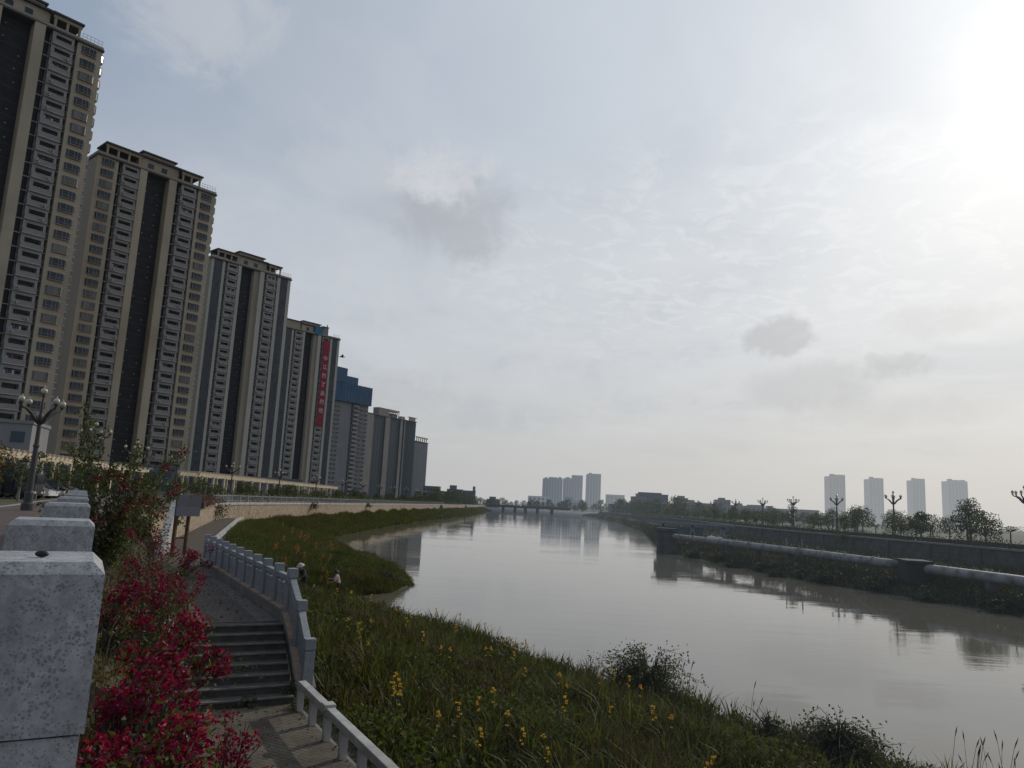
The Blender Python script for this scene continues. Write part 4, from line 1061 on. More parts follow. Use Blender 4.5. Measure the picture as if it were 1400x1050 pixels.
for i in range(len(vv)-1):
    for k in range(12): m.f.append((vv[i][k],vv[i][k+1],vv[i+1][k+1],vv[i+1][k])); m.m.append(0)
rb = m.build('right_bank', mBankR, smooth=True)
bm = bmesh.new(); bm.from_mesh(rb.data); bmesh.ops.recalc_face_normals(bm, faces=bm.faces); bm.to_mesh(rb.data); bm.free(); struct(rb)
bvr = BVHTree.FromPolygons([v.co.copy() for v in rb.data.vertices], [tuple(p.vertices) for p in rb.data.polygons])
def gr(x, y, dflt=1.):
    h = bvr.ray_cast(Vector((x, y, 30)), Vector((0,0,-1))); return h[0].z if h[0] is not None else dflt
strip('right_land', [(x+.4,y) for x,y in RWs], [(4000,y) for x,y in RWs], 4.1, 4.1, mFarGround)
rw = thing('river_wall', 'dark block river wall with pale coping along the right bank', 'wall', (46,92,2.3))
m = MB(); wallrun(m, RW, 1.6, 4.02, -.5, 0); local(m, rw).build('wall_body', mWallR, rw)
for i in range(34):
    yy = 44+i*8.; xx = interp(RW, yy); m = MB(); m.box(xx-.14-46, xx+.1-46, yy-.35-92, yy+.35-92, 1.6-2.3, 4.0-2.3); m.build('pilaster', mWallR, rw)
    if i % 2: m = MB(); m.tube([(xx-46-.25, yy+3-92, .9), (xx-46+.2, yy+3-92, .95)], .12, 8); m.build('drain_pipe', mConcD, rw)
m = MB(); wallrun(m, RW, 4.023, 4.22, -1.3, .12); local(m, rw).build('coping', mCop, rw)
struct(MB().build('x', mCop)) if False else None
# ground joining both banks beyond the bridge
m = MB(); m.face([(-4000,619,3.2),(4000,619,3.2),(4000,12000,3.2),(-4000,12000,3.2)]); struct(m.build('far_plain', mFarGround))

# pipe, pier blocks, frames
mPipe = M('painted_pipe_steel', (.23,.24,.25), (.17,.18,.185), scale=.5, detail=8, rough=.6, c3=(.10,.08,.065), scale3=1.3, coord='World')
pp = [(24.6,111.0,2.6),(28.7,98,2.55),(32.0,86,2.45),(35.7,71.5,2.35),(36.6,66,2.3),(39.6,54,2.2),(44,36,2.1)]
pipe = thing('river_pipe', 'long grey steel pipe running low along the right bank', 'pipe', pp[3])
po = Vector(pp[3])
def pipe_run(pts): m = MB(); m.tube([Vector(p)-po for p in pts], .42, 20); return m
pipe_run([pp[0],pp[1],pp[2],pp[3],tuple(Vector(pp[3]).lerp(Vector(pp[4]),.2))]).build('pipe_section', mPipe, pipe, smooth=True)
pipe_run([tuple(Vector(pp[4]).lerp(Vector(pp[3]),.1)),pp[4],pp[5],pp[6]]).build('pipe_section', mPipe, pipe, smooth=True)
for i in range(3):
    for t in (.12, .38, .62, .88):
        p = Vector(pp[i]).lerp(Vector(pp[i+1]), t); d = (Vector(pp[i+1])-Vector(pp[i])).normalized()
        m = MB(); m.tube([p-d*.09-po, p+d*.09-po], .49, 18); m.build('flange', mPipe, pipe)
for p, d0 in ((pp[1],.3),(pp[2],.4),((30.4,92,2.5),.2),((38,60,2.25),.2)):
    q = Vector(p)-po; m = MB(); m.box(q.x-.35,q.x+.35,q.y-.3,q.y+.3,q.z-2.2,q.z-.25); m.build('saddle', mConcD, pipe)
for p in ((31.9,86.8),(32.6,84.0)):
    m = MB(); m.box(p[0]-po.x-.05,p[0]-po.x+.05,p[1]-po.y-.05,p[1]-po.y+.05,0,1.5); m.build('vent_post', mPipe, pipe)
pb1 = thing('pier_block', 'dark square concrete pier in the water at the far end of the pipe', 'pier', (24.0,113,0))
m = MB(); m.box(-1.35,1.1,-1.2,1.2,-1.6,3.3); m.build('shaft', mConcD, pb1, bevel=.04)
m = MB(); m.box(-1.5,1.25,-1.35,1.35,3.303,3.75); m.build('cap', mConcD, pb1, bevel=.03)
pb2 = thing('pier_block', 'dark concrete block interrupting the pipe near the right edge', 'pier', (36.3,67.9,1.0), R(-105))
mConcB = M('blackened_concrete', (.035,.035,.036), (.025,.025,.026), scale=1, rough=.9, bump=.3, coord='World')
m = MB(); m.box(-1.7,1.7,-1.0,1.0,-1.0,1.7); m.build('shaft', mConcB, pb2, bevel=.04)
m = MB(); m.box(-1.8,1.8,-1.1,1.1,1.703,1.95); m.build('cap', mConcB, pb2, bevel=.03)
fr = thing('steel_trestle', 'pale inclined steel frame standing on the bank behind the far pier', 'trestle', (28,125,2.2))
mTre = M('pale_blue_steel', (.17,.19,.21), (.13,.15,.165), scale=1, rough=.6)
for x in (-2.2, 2.6, 7.5):
    m = MB(); m.bar((x-.9,0,-1.2),(x+.1,0,2.0),.3,.3); m.bar((x+.9,0,-1.2),(x-.1,0,2.0),.3,.3); m.build('leg_frame', mTre, fr)
m = MB(); m.box(-4.0,9.5,-.35,.35,2.003,2.35); m.build('beam', mTre, fr)
m = MB(); m.box(-3.5,4.5,.5,.6,-.6,1.6); m.build('back_panel', M('blue_grey_sheet', (.10,.12,.145), (.08,.095,.115), scale=.7, rough=.6), fr)
sk = thing('white_sack', 'white bundle lying on the bank between the far pier and the wall', 'sack', (30.2,112,2.6))
m = MB(); m.ball((0,0,0), .75, 12, 8, 0, .5); m.ball((1.1,.1,-.05), .6, 12, 8, 0, .5); m.ball((-.9,.1,-.1), .5, 12, 8, 0, .5)
m.build('sheet', mWhite, sk, smooth=True)

# ------------------------------------------------------------------ trees
def leafmat(name, c1, c2, transl=.3, island=.35):
    return M(name, c1, c2, scale=.7, detail=3, rough=.55, spec=.25, island=island, transl=transl)
mLeaf = leafmat('dark_green_leaf', (.030,.050,.016), (.045,.065,.020)); mLeaf2 = leafmat('olive_leaf', (.055,.065,.020), (.040,.055,.018))
mLeaf3 = leafmat('grey_green_leaf', (.038,.055,.026), (.028,.042,.020)); mLeafO = leafmat('autumn_leaf', (.16,.075,.02), (.10,.085,.02))
mBark = M('bark', (.075,.06,.048), (.05,.04,.032), scale=6, rough=.95, bump=.5, streak=(1,1,.3))
mBarkL = M('pale_bark', (.20,.18,.155), (.14,.125,.105), scale=5, rough=.95, streak=(1,1,.3))
def crown_pts(n, clumps, h0, h1, rad, g, shape=1.0):
    C = []; 
    for i in range(clumps):
        z = h0+(h1-h0)*(i+.5)/clumps; t = (z-h0)/(h1-h0); rr = rad*math.sin(math.pi*min(1, .18+.82*t)**shape)**.7*(.55+.5*g.random())
        a = i*2.4+g.random(); C.append((rr*math.cos(a), rr*math.sin(a), z+(g.random()-.5)*.3, rad*(.30+.28*g.random())))
    P = []; N = []
    for i in range(n):
        x, y, z, r = C[g.integers(len(C))]
        v = g.normal(size=3); v /= np.linalg.norm(v); q = r*(.45+.6*g.random()**.5)
        P.append((x+v[0]*q, y+v[1]*q, z+v[2]*q*.75)); N.append(v)
    return np.array(P), np.array(N), C
def make_tree(label, seed, h, rad, trunk_h, mat, n=1100, leaf=.24, cl=13, bark=None, shape=1.0, group=None, name='broadleaf_tree'):
    g = np.random.default_rng(seed); t = thing(name, label, 'tree', (0,0,0), 0, group)
    P, N_, C = crown_pts(n, cl, trunk_h, h, rad, g, shape)
    m = MB(); lean = (g.random()-.5)*.3
    top = (lean, (g.random()-.5)*.3, h*.82); r0 = .035*h**.9
    m.tube([(0,0,-.3),(lean*.2,0,trunk_h*.5),(lean*.5,top[1]*.5,trunk_h),(top[0]*.8,top[1]*.8,(trunk_h+h)*.5),top], [r0*1.25,r0,r0*.8,r0*.5,r0*.15], 7)
    for i in range(min(9, len(C))):
        c = C[(i*2) % len(C)]; z0 = trunk_h*.75+(h*.6-trunk_h*.75)*i/9
        m.tube([(lean*.5,top[1]*.5,z0),(c[0]*.5,c[1]*.5,(z0+c[2])*.5+.1),(c[0]*.95,c[1]*.95,c[2])], [r0*.45,r0*.3,r0*.1], 5)
    m.build('trunk', bark or mBark, t)
    D = norm(N_*.6+g.normal(size=N_.shape)*.7+np.array([0,0,-.15]))
    leaves('crown', P, D, leaf*(.7+.6*g.random(n)), leaf*.62, mat, t, .3)
    return t
def palm_like(label, seed, h, group):
    g = np.random.default_rng(seed); t = thing('young_palm', label, 'palm', (0,0,0), 0, group)
    m = MB(); m.tube([(0,0,-.3),(.03,0,h*.35),(.0,.05,h*.62)], [.13,.10,.08], 7); m.build('trunk', mBark, t)
    P = []; D = []
    for k in range(15):
        a = k*2.4; e = .25+1.1*((k*7) % 15)/15; L = h*.5*(.8+.3*g.random())
        for s in range(22):
            u = s/21; r = L*u*math.cos(e*(1-u*.5)); z = h*.62+L*u*math.sin(e)-.55*L*u*u
            for sd in (-1, 1):
                P.append((r*math.cos(a), r*math.sin(a), z)); D.append((math.cos(a)*.5-sd*math.sin(a)*.8, math.sin(a)*.5+sd*math.cos(a)*.8, -.25+.3*(1-u)))
    leaves('crown', np.array(P), norm(np.array(D)), .42, .055, mLeaf3, t, .1); return t
GR = 'small trees in the row on top of the right river wall'
kinds = [make_tree('low round crowned tree in the row above the right river wall', 11, 3.9, 1.6, 1.5, mLeaf, 1300, .22, 14, group=GR),
         make_tree('slender upright tree in the row above the right river wall', 12, 4.6, 1.15, 1.7, mLeaf3, 1000, .22, 12, group=GR),
         make_tree('olive green spreading tree in the row above the right river wall', 13, 3.5, 1.9, 1.4, mLeaf2, 1300, .22, 13, group=GR),
         palm_like('feathery young palm in the row above the right river wall', 14, 4.0, GR)]
used = [False]*4; g = np.random.default_rng(5)
def place(k, x, y, z, s, group=None, label=None, src=None):
    t = kinds[k]; rz = g.random()*6.28
    if not used[k]:
        used[k] = True; t.location = (x,y,z); t.rotation_euler = (0,0,rz); t.scale = (s,s,s)
        if label: t['label'] = label
        if group: t['group'] = group
    else: dup(t, (x,y,z), rz, label or t['label'], group or t['group'], s)
y = 72
i = 0
while y < 345:
    x = interp(RW, y); k = [0,3,2,1,3,0,2,3,1][i % 9]
    place(k, x+3.4+g.random()*2.5, y, 4.1, (.56+.32*g.random())*(1 if y < 200 else 1.1)); y += 3.4+g.random()*3.6+(y > 200)*2; i += 1
kn = [make_tree('larger dense tree standing behind the right bank lamps', 21, 5.0, 2.3, 1.5, mLeaf, 1500, .27, 16, group='larger trees behind the right bank lamps'),
      make_tree('pale grey green tree standing behind the right bank lamps', 22, 4.6, 2.4, 1.4, mLeaf3, 1400, .27, 16, group='larger trees behind the right bank lamps')]
base_k = len(kinds); kinds += kn; used += [False]*2
y = 118; i = 0
while y < 420:
    x = interp(RW, y); place(base_k+(i % 2), x+18+g.random()*9, y, 4.1, .55+.35*g.random()); y += 3.6+g.random()*4; i += 1
bt = make_tree('tall tree with open spreading crown beside the widest hazy tower', 31, 5.3, 1.75, 1.7, mLeaf, 1900, .24, 16, name='broadleaf_tree'); bt.location = (53.6, 88.0, 4.0); bt.scale = (.92,.92,.92)
bt2 = make_tree('medium round tree left of the gap between two hazy towers', 32, 3.3, 1.1, 1.3, mLeaf, 1200, .24, 14, name='broadleaf_tree'); bt2.location = (52.5,96.5,4.1)
# far banks and bridge surroundings
GF = 'distant trees along the far bank by the bridge'
kinds += [make_tree('distant dark round tree on the far bank by the bridge', 41, 8, 4.6, 2.0, mLeaf3, 1100, .6, 12, group=GF), make_tree('distant tall tree on the far bank by the bridge', 42, 10, 3.8, 2.5, mLeaf, 1000, .6, 12, group=GF)]
used += [False]*2; fk = len(kinds)-2
for i in range(46):
    yy = 350+g.random()*250; x = interp(RW, yy)+6+g.random()*45; place(fk+(i % 2), x, yy, 4.0, .6+.35*g.random())
for i in range(34):
    x = -30+i*4.2+g.random()*3; place(fk+(i % 2), x, 600+g.random()*60, 3.2, .55+.45*g.random())
for i in range(30):
    yy = 420+g.random()*190; x = interp(KERB, yy)+12-g.random()*26; place(fk+(i % 2), min(x, interp(EDGE, yy)-3), yy, 4.4, .5+.4*g.random())
# left bank rows
GL = 'trees along the left promenade'
kinds += [make_tree('leafy dark tree beside the pergola on the left promenade', 51, 4.2, 1.7, 1.4, mLeaf, 1500, .22, 14, group=GL), make_tree('olive tree beside the pergola on the left promenade', 52, 3.6, 1.8, 1.2, mLeaf2, 1500, .22, 14, group=GL),
          make_tree('thin young promenade tree with a pale trunk', 53, 4.6, 1.2, 2.0, mLeaf2, 700, .22, 9, bark=mBarkL, group=GL)]
used += [False]*3; lk = len(kinds)-3
y = 118; i = 0
while y < 430:
    x = interp(KERB, y); place(lk+(i % 2), x+3.5-g.random()*3.5, y, 4.45, .55+.35*g.random()); y += 3.2+g.random()*3.8; i += 1
for (x, y, k, s) in ((-50.5,80,1,.72),(-53,90,0,.72),(-55.5,98,1,.8),(-57,106,0,.8),(-59,112,1,.85),(-47,71,0,.66),(-61,118,0,.9),(-58,124,1,.9),(-64,128,0,1.0),(-56,131,0,.8)):
    place(lk+k, x, y, 4.4, s)
for (x, y, s) in ((-40.6,66,.85),(-44.6,76,.75),(-48.6,86,.8),(-36.0,56.5,.7),(-53,97,.85)): place(lk+2, x, y, 4.4, s)
aut = make_tree('young tree with orange brown leaves at the left edge behind the parked vehicles', 61, 4.6, 1.6, 1.6, mLeafO, 1200, .2, 12); aut.location = (-40.5, 58.5, 4.4)
gt = make_tree('yellow green tree at the left edge of the photo beside the orange leaved tree', 62, 5.0, 1.8, 1.5, mLeaf2, 1400, .22, 12); gt.location = (-43.5, 62.5, 4.4)

# hedges
def hedge(label, pts, z, w, h, mat, n, leaf, blossom=None, name='hedge'):
    t = thing(name, label, 'hedge', (*pts[0], z)); o = np.array([*pts[0], z])
    L = [math.dist(a, b) for a, b in zip(pts, pts[1:])]; tot = sum(L); gg = np.random.default_rng(3)
    s = gg.random(n)*tot; P = np.empty((n,3)); acc = 0
    for (a, b), l in zip(zip(pts, pts[1:]), L):
        k = (s >= acc) & (s <= acc+l); u = ((s[k]-acc)/l)[:, None]; P[k,:2] = np.array(a)*(1-u)+np.array(b)*u; acc += l
    bumpy = .75+.25*np.sin(s*1.3)+.2*np.sin(s*.47+1)
    P[:,0] += gg.normal(size=n)*w*.4; P[:,1] += gg.normal(size=n)*w*.4; P[:,2] = z+gg.random(n)**.6*h*bumpy
    m = MB()
    for a, b in zip(pts, pts[1:]): m.bar(Vector((*a,z+h*.28))-Vector(o), Vector((*b,z+h*.28))-Vector(o), w*.7, h*.5)
    m.build('branches', mBark, t)
    leaves('foliage', P-o, rdir(n), leaf, leaf*.6, mat, t, .3)
    if blossom is not None:
        k = gg.random(n) < .06; q = P[k]-o+np.array([0,0,.08]); leaves('blossom', q, rdir(len(q)), leaf*.9, leaf*.9, blossom, t, .3)
mPink = leafmat('pink_blossom', (.30,.09,.13), (.22,.06,.10))
hedge('low dark clipped hedge along the top of the right river wall', [(x+1.2,y) for x,y in resample(RW, [50,70,92,113,135,156,190,221,280,330,400])], 4.15, 1.1, 1.0, mLeaf, 16000, .22)
hedge('low hedge with pink blossom hanging over the left embankment fence', [(x-.9,y) for x,y in resample(EDGE, [90,105,119,143,180,222,280,330,400])], 4.6, .9, .9, mLeaf, 13000, .2, mPink)
hedge('reddish low hedge on the corner of the left embankment wall', [(-24,60),(-28.5,72.5),(-30.6,82)], 4.5, 1.0, 1.0, leafmat('red_hedge_leaf', (.10,.035,.025), (.06,.035,.02)), 2600, .14)
hedge('dark shrub row between the parked vehicles and the first pergola', [(-46,66),(-52,84),(-57,103)], 4.4, 1.4, 1.6, mLeaf2, 4200, .2)
hedge('dense dark shrub row between the left fence and the second pergola', [(x-3.2,y) for x,y in resample(EDGE, [92,119,143,180,222,280,330,400])], 4.5, 2.0, 1.5, mLeaf2, 20000, .24)
def wall_plant(label, x, y, z, r, n=260):
    t = thing('wall_shrub', label, 'shrub', (x, y, z)); m = MB()
    for i in range(7): a = i*.9; m.tube([(-.2,0,.3),(r*.4*math.cos(a)+.2,r*.4*math.sin(a),-.1+.2*math.sin(a*2)),(r*.8*math.cos(a)+.2,r*.8*math.sin(a),-.5)], [.02,.015,.005], 5)
    m.build('stems', mBark, t); P = rng.normal(size=(n,3))*r*.45; P[:,2] = P[:,2]*.9-r*.2; leaves('foliage', P, rdir(n), .22, .12, mLeaf, t, .3)
wall_plant('dark shrub growing from the inner corner of the tan embankment wall', -28.9, 77.5, 4.2, 1.0)
wall_plant('green creeper hanging over the tan wall top beside the sign panel', -20.0, 46.0, 4.5, .9)
wall_plant('small tuft hanging over the left wall under the white fence', -31.3, 125, 4.4, .8); wall_plant('second tuft hanging over the left wall farther up the river', -30.6, 170, 4.4, .8)
wall_plant('green creeper hanging over the right river wall below the third lamp', 45.2, 102, 4.2, 1.2, 340)

# ------------------------------------------------------------------ vehicles parked along the kerb
mTyre = M('tyre_rubber', (.015,.015,.016), rough=.9); mRim = M('wheel_rim', (.35,.35,.36), rough=.35, metal=.6)
mHead = M('headlight_lens', (.6,.6,.58), rough=.15, spec=.6); mTail = M('tail_light', (.3,.02,.02), rough=.2)
def car(label, loc, rz, paint, kind='sedan'):
    g = thing('parked_car' if kind != 'truck' else 'parked_truck', label, 'car' if kind != 'truck' else 'truck', loc, rz, 'vehicles parked behind the promenade lamps')
    if kind == 'truck': L, Wd, prof = 6.0, 2.0, [(-3,.5),(-3,2.2),(-2.2,2.35),(-1.45,2.35),(-1.45,.95),(3,.95),(3,.55)]
    elif kind == 'van': L, Wd, prof = 4.6, 1.75, [(-2.3,.35),(-2.3,.95),(-1.75,1.1),(-1.25,1.85),(2.2,1.9),(2.3,1.0),(2.3,.35)]
    else: L, Wd, prof = 4.5, 1.75, [(-2.25,.32),(-2.25,.72),(-1.2,.92),(-.55,1.42),(.95,1.45),(1.65,1.0),(2.25,.92),(2.25,.35)]
    m = MB(); n = len(prof); w = Wd/2
    ring = lambda y, k: [(x, y, z) for x, z in prof]
    nar = lambda z: w-(max(0, z-.9))*.22
    A = [(x, -nar(z), z) for x, z in prof]; B = [(x, nar(z), z) for x, z in prof]
    m.face(list(reversed(A))); m.face(B)
    for i in range(n): j = (i+1) % n; m.face([A[i], A[j], B[j], B[i]])
    m.f = [tuple(reversed(f)) for f in m.f]
    m.build('body', paint, g, bevel=.05)
    if kind == 'truck':
        m = MB(); m.box(-1.35,3,-1.0,1.0,1.0,3.0); m.build('cargo_box', M('dark_truck_box', (.035,.037,.042), rough=.7), g, bevel=.03)
    gx = {'sedan': [(-1.0,.98),(-.48,1.36),(.88,1.38),(1.4,1.02)], 'van': [(-1.55,1.15),(-1.12,1.76),(2.0,1.78),(2.05,1.15)], 'truck': [(-2.9,1.4),(-2.6,2.15),(-1.7,2.15),(-1.7,1.4)]}[kind]
    for s in (-1, 1):
        m = MB(); m.face([(x, s*(nar(z)+.012), z) for x, z in (gx if s < 0 else reversed(gx))]); m.build('side_window', mGlass, g)
    a, b = {'sedan': ((-1.24,.95),(-.58,1.40)), 'van': ((-1.76,1.15),(-1.28,1.8)), 'truck': ((-3.012,1.35),(-3.012,2.1))}[kind]
    m = MB(); m.face([(a[0]-.02,-w*.82,a[1]),(a[0]-.02,w*.82,a[1]),(b[0]-.02,w*.74,b[1]),(b[0]-.02,-w*.74,b[1])]); m.build('windscreen', mGlass, g)
    x0 = prof[0][0]
    for s in (-1, 1):
        m = MB(); m.box(x0-.03,x0+.05,s*w*.72-.18,s*w*.72+.18,.58,.74); m.build('headlight', mHead, g)
        m = MB(); m.box(prof[-1][0]-.05,prof[-1][0]+.03,s*w*.8-.12,s*w*.8+.12,.65,.85); m.build('tail_light', mTail, g)
    for x in (x0*.62, -x0*.62):
        for s in (-1, 1):
            m = MB(); m.tube([(x,s*w*.78,.32),(x,s*w*1.01,.32)], .32, 16); wv = m.build('wheel', mTyre, g)
            m = MB(); m.tube([(x,s*w*1.0,.32),(x,s*w*1.03,.32)], .19, 12); m.build('rim', mRim, wv)
    return g
def paint(n, c): return M(n, c, tuple(x*.95 for x in c), scale=.5, rough=.28, spec=.5, coat=.5)
pk, pw, pg, ps = paint('black_car_paint', (.02,.02,.022)), paint('white_car_paint', (.62,.62,.62)), paint('grey_car_paint', (.12,.12,.125)), paint('silver_car_paint', (.28,.285,.29))
rzc = math.atan2(84-64, -46+38)
for lab, x, y, p, k, rr in (('dark van at the left edge of the photo', -41.2, 60.0, pk, 'van', 0),('dark box truck parked left of the white car', -42.2, 63.6, pk, 'truck', R(80)),('dark grey van between the truck and the white car', -43.0, 67.2, pg, 'van', R(85)),
     ('white car, brightest of the parked vehicles', -44.6, 71.5, pw, 'sedan', R(70)),('grey sedan just right of the white car', -46.4, 75.6, pg, 'sedan', R(80)),('black van behind the grey sedan', -48.2, 79.4, pk, 'van', R(85)),('silver sedan farthest right in the parked row', -50.2, 84.4, ps, 'sedan', R(80)),('black sedan at the far end of the parked row', -53.0, 91, pk, 'sedan', R(75))):
    car(lab, (x, y, 4.40), rzc+rr, p, k)
# bird
bi = thing('flying_bird', 'small dark bird flying beside the banner tower', 'bird', (-16.15, 70, 19.0), R(20))
mBird = M('bird_feather', (.03,.028,.026), rough=.8)
m = MB(); m.lathe([(.001,-.3),(.03,-.26),(.06,-.12),(.075,.02),(.05,.14),(.045,.19),(.03,.24),(.001,.30)], n=10); m.v = [(z, y, x) for x, y, z in m.v]; m.build('body', mBird, bi, smooth=True)
for s in (-1, 1):
    m = MB(); m.face([(.08,s*.05,.02),(.10,s*.22,.12),(.02,s*.42,.16),(-.10,s*.40,.14),(-.10,s*.2,.08),(-.08,s*.05,.02)]); m.build('wing', mBird, bi)
m = MB(); m.face([(-.26,-.02,0),(-.42,-.07,.0),(-.42,.07,0),(-.26,.02,0)]); m.build('tail', mBird, bi)
# ------------------------------------------------------------------ reeds and grass on the banks (nobody could count them)
mReed = M('reed_leaf', (.029,.046,.013), (.080,.094,.024), scale=1.6, detail=5, rough=.6, spec=.15, island=.6, transl=.28, coord='World', c3=(.070,.058,.024), scale3=.5)
mReedY = M('reed_leaf_yellowed', (.095,.10,.026), (.07,.078,.02), scale=1.5, rough=.7, spec=.12, island=.35, transl=.35, coord='World')
mReedB = M('reed_leaf_dry', (.085,.058,.03), (.05,.036,.022), scale=1.5, rough=.9, spec=.1, island=.4, transl=.15, coord='World')
mGrass = M('bank_grass_blade', (.040,.064,.015), (.066,.082,.020), scale=.35, detail=5, rough=.7, spec=.12, island=.4, transl=.3, coord='World', c3=(.085,.068,.028), scale3=.16)
def sampler(GRID, rowsel=None, dens=None):
    """GRID (n,m,3): returns a function drawing k points on it, weighted by cell area * dens(x,y,row,col)"""
    A = GRID[:-1,:-1]; B = GRID[1:,:-1]; C_ = GRID[:-1,1:]
    area = np.linalg.norm(np.cross(B-A, C_-A), axis=2)
    ctr = (GRID[:-1,:-1]+GRID[1:,1:])/2
    I, J = np.meshgrid(np.arange(area.shape[0]), np.arange(area.shape[1]), indexing='ij')
    w = area*dens(ctr[...,0], ctr[...,1], ctr[...,2], I, J)
    cdf = np.cumsum(w.reshape(-1)); tot = cdf[-1]
    def draw(k, g):
        c = np.searchsorted(cdf, g.random(k)*tot); c = np.minimum(c, w.size-1); i, j = c//area.shape[1], c % area.shape[1]
        u, v = g.random(k)[:,None], g.random(k)[:,None]
        return GRID[i,j]*(1-u)*(1-v)+GRID[i+1,j]*u*(1-v)+GRID[i,j+1]*(1-u)*v+GRID[i+1,j+1]*u*v
    return draw, tot
def blades(name, base, dirh, L, W, droop, mats, mi, g, seg=3):
    n = len(base); side = np.stack([-dirh[:,1], dirh[:,0], np.zeros(n)], 1)
    rot = g.normal(size=n)*.6
    side = side*np.cos(rot)[:,None]+dirh*np.sin(rot)[:,None]
    V = np.empty((n, (seg+1)*2, 3))
    for k in range(seg+1):
        u = k/seg; out = droop*u*u; z = u*(1-.28*droop*u*u)
        p = base+dirh*(L*out)[:,None]; p = p+np.array([0,0,1.])*(L*z)[:,None]
        w = (W*(.75+.5*u)*(1-u)**.6 if k < seg else W*.02)
        w = np.broadcast_to(w, (n,))
        V[:,2*k] = p-side*(w/2)[:,None]; V[:,2*k+1] = p+side*(w/2)[:,None]
    return np_mesh(name, V, (seg+1)*2, [(2*k,2*k+1,2*k+3,2*k+2) for k in range(seg)], mats, None, True, mi)
BG = np.array([[m_ for m_ in [bank.data.vertices[i].co[:] for i in r]] for r in vid])
S_of = np.array([r[3] for r in rows])
def clumps(draw, nc, per, g, spread):
    c = draw(nc, g); idx = np.repeat(np.arange(nc), per); n = nc*per
    a = g.random(n)*2*np.pi; dirh = np.stack([np.cos(a), np.sin(a), np.zeros(n)], 1)
    base = c[idx]+dirh*(g.random(n)*spread)[:,None]
    return c, idx, base, dirh
g = np.random.default_rng(21)
def gauss(x, y, a, b, r): return np.exp(-((x-a)**2+(y-b)**2)/r**2)
def near_d(x, y, z, I, J):
    t = J/NT*1.22; s = S_of[np.minimum(I, len(S_of)-1)]
    d = np.where((t > .03) & (z > -.12) & (y < 47) & (y > 2), 1., 0.)
    d *= np.where(t < .16, .55, 1.)
    d *= 1-np.clip(1.3*gauss(x, y, -8.7, 42.6, 2.9)+1.1*gauss(x, y, -9.6, 39.2, 2.4)+1.2*gauss(x, y, -7.6, 46.2, 1.6), 0, 1)
    d *= 1-.85*np.clip(gauss(x, y, -3.4, 21.5, 1.1)+gauss(x, y, -3.9, 24.5, .8), 0, 1)   # trodden gap below the railing
    d *= np.where(y < 9, .5, 1.)
    return d*(1.4 if False else 1)*(18./np.maximum(y, 12))**.7
draw, tot = sampler(BG, None, near_d)
nc, per = 7600, 16
c, idx, base_, dirh = clumps(draw, nc, per, g, .2)
n = nc*per; cl = (.30+.72*g.random(nc)**1.4)*(1+.45*np.clip(np.sin(c[:,0]*.9+c[:,1]*.4)*np.sin(c[:,1]*.55), -.6, 1))
L = cl[idx]*(.45+.6*g.random(n)); dr = np.clip(.15+.75*g.random(n)**1.2, 0, 1.05)
W_ = (.024+.042*g.random(n)**1.5)*(1+np.maximum(0, base_[:,1]-22)*.02)
kind = g.random(nc); mi = np.zeros(n, int); kk = kind[idx]; yel = np.sin(c[:,0]*.8+2)*np.sin(c[:,1]*.5+.7); yy = yel[idx]
mi[(kk > .86-.2*np.clip(yy, 0, 1)) & (g.random(n) < .65)] = 1; mi[(g.random(n) < .17+.28*np.clip(-yy, 0, 1))] = 2
reeds = blades('reed_bed', base_, dirh, L, W_, dr, [mReed, mReedY, mReedB], mi, g)
tag(reeds, 'dense bed of strap leaved reeds and iris covering the near left bank', 'reeds', kind='stuff')
# low ground weeds between the reeds
def low_d(x, y, z, I, J):
    t = J/NT*1.22
    return np.where((t > .01) & (z > -.05) & (y < 58) & (y > 2), 1., 0.)*(1-np.clip(gauss(x, y, -8.8, 42.6, 2.2)+.9*gauss(x, y, -7.6, 46.4, 1.6), 0, 1))*(18./np.maximum(y, 14))**.8
draw2, _ = sampler(BG, None, low_d); n = 42000
base_ = draw2(n, g); a = g.random(n)*6.283; dirh = np.stack([np.cos(a), np.sin(a), np.zeros(n)], 1)
mi = (g.random(n) < .22).astype(int)*2; mi[g.random(n) < .08] = 1
tag(blades('low_weeds', base_, dirh, .14+.24*g.random(n), .012+.016*g.random(n)+np.maximum(0, base_[:,1]-20)*.0006, .3+.7*g.random(n), [mReed, mReedY, mReedB], mi, g, 2), 'low weeds and dry stalks between the reeds of the left bank', 'weeds', kind='stuff')
# far grass on the left bank and the green spit
def far_d(x, y, z, I, J):
    t = J/NT*1.22
    return np.where((t > .01) & (z > -.1) & (y > 43), 1., 0.)*(55./np.maximum(y, 50))**1.35
draw3, _ = sampler(BG, None, far_d); n = 150000
base_ = draw3(n, g); a = g.random(n)*6.283; dirh = np.stack([np.cos(a), np.sin(a), np.zeros(n)], 1); yb = base_[:,1]
cl = 1+.5*np.sin(base_[:,0]*1.1)*np.sin(yb*.31+base_[:,0]*.5)
mi = (g.random(n) < .12+.2*(np.sin(base_[:,0]*.4+1)*np.sin(yb*.13) > .2)).astype(int)*2; mi[g.random(n) < .05] = 1
tag(blades('bank_grass', base_, dirh, (.28+.35*g.random(n))*cl*(1+np.clip((yb-60)/200, 0, .8)), .02+.0009*np.maximum(0, yb-40)+.02*g.random(n), .2+.6*g.random(n), [mGrass, mReedY, mReedB], mi, g, 2), 'green grass and weeds along the farther left bank below the tan wall', 'grass', kind='stuff')
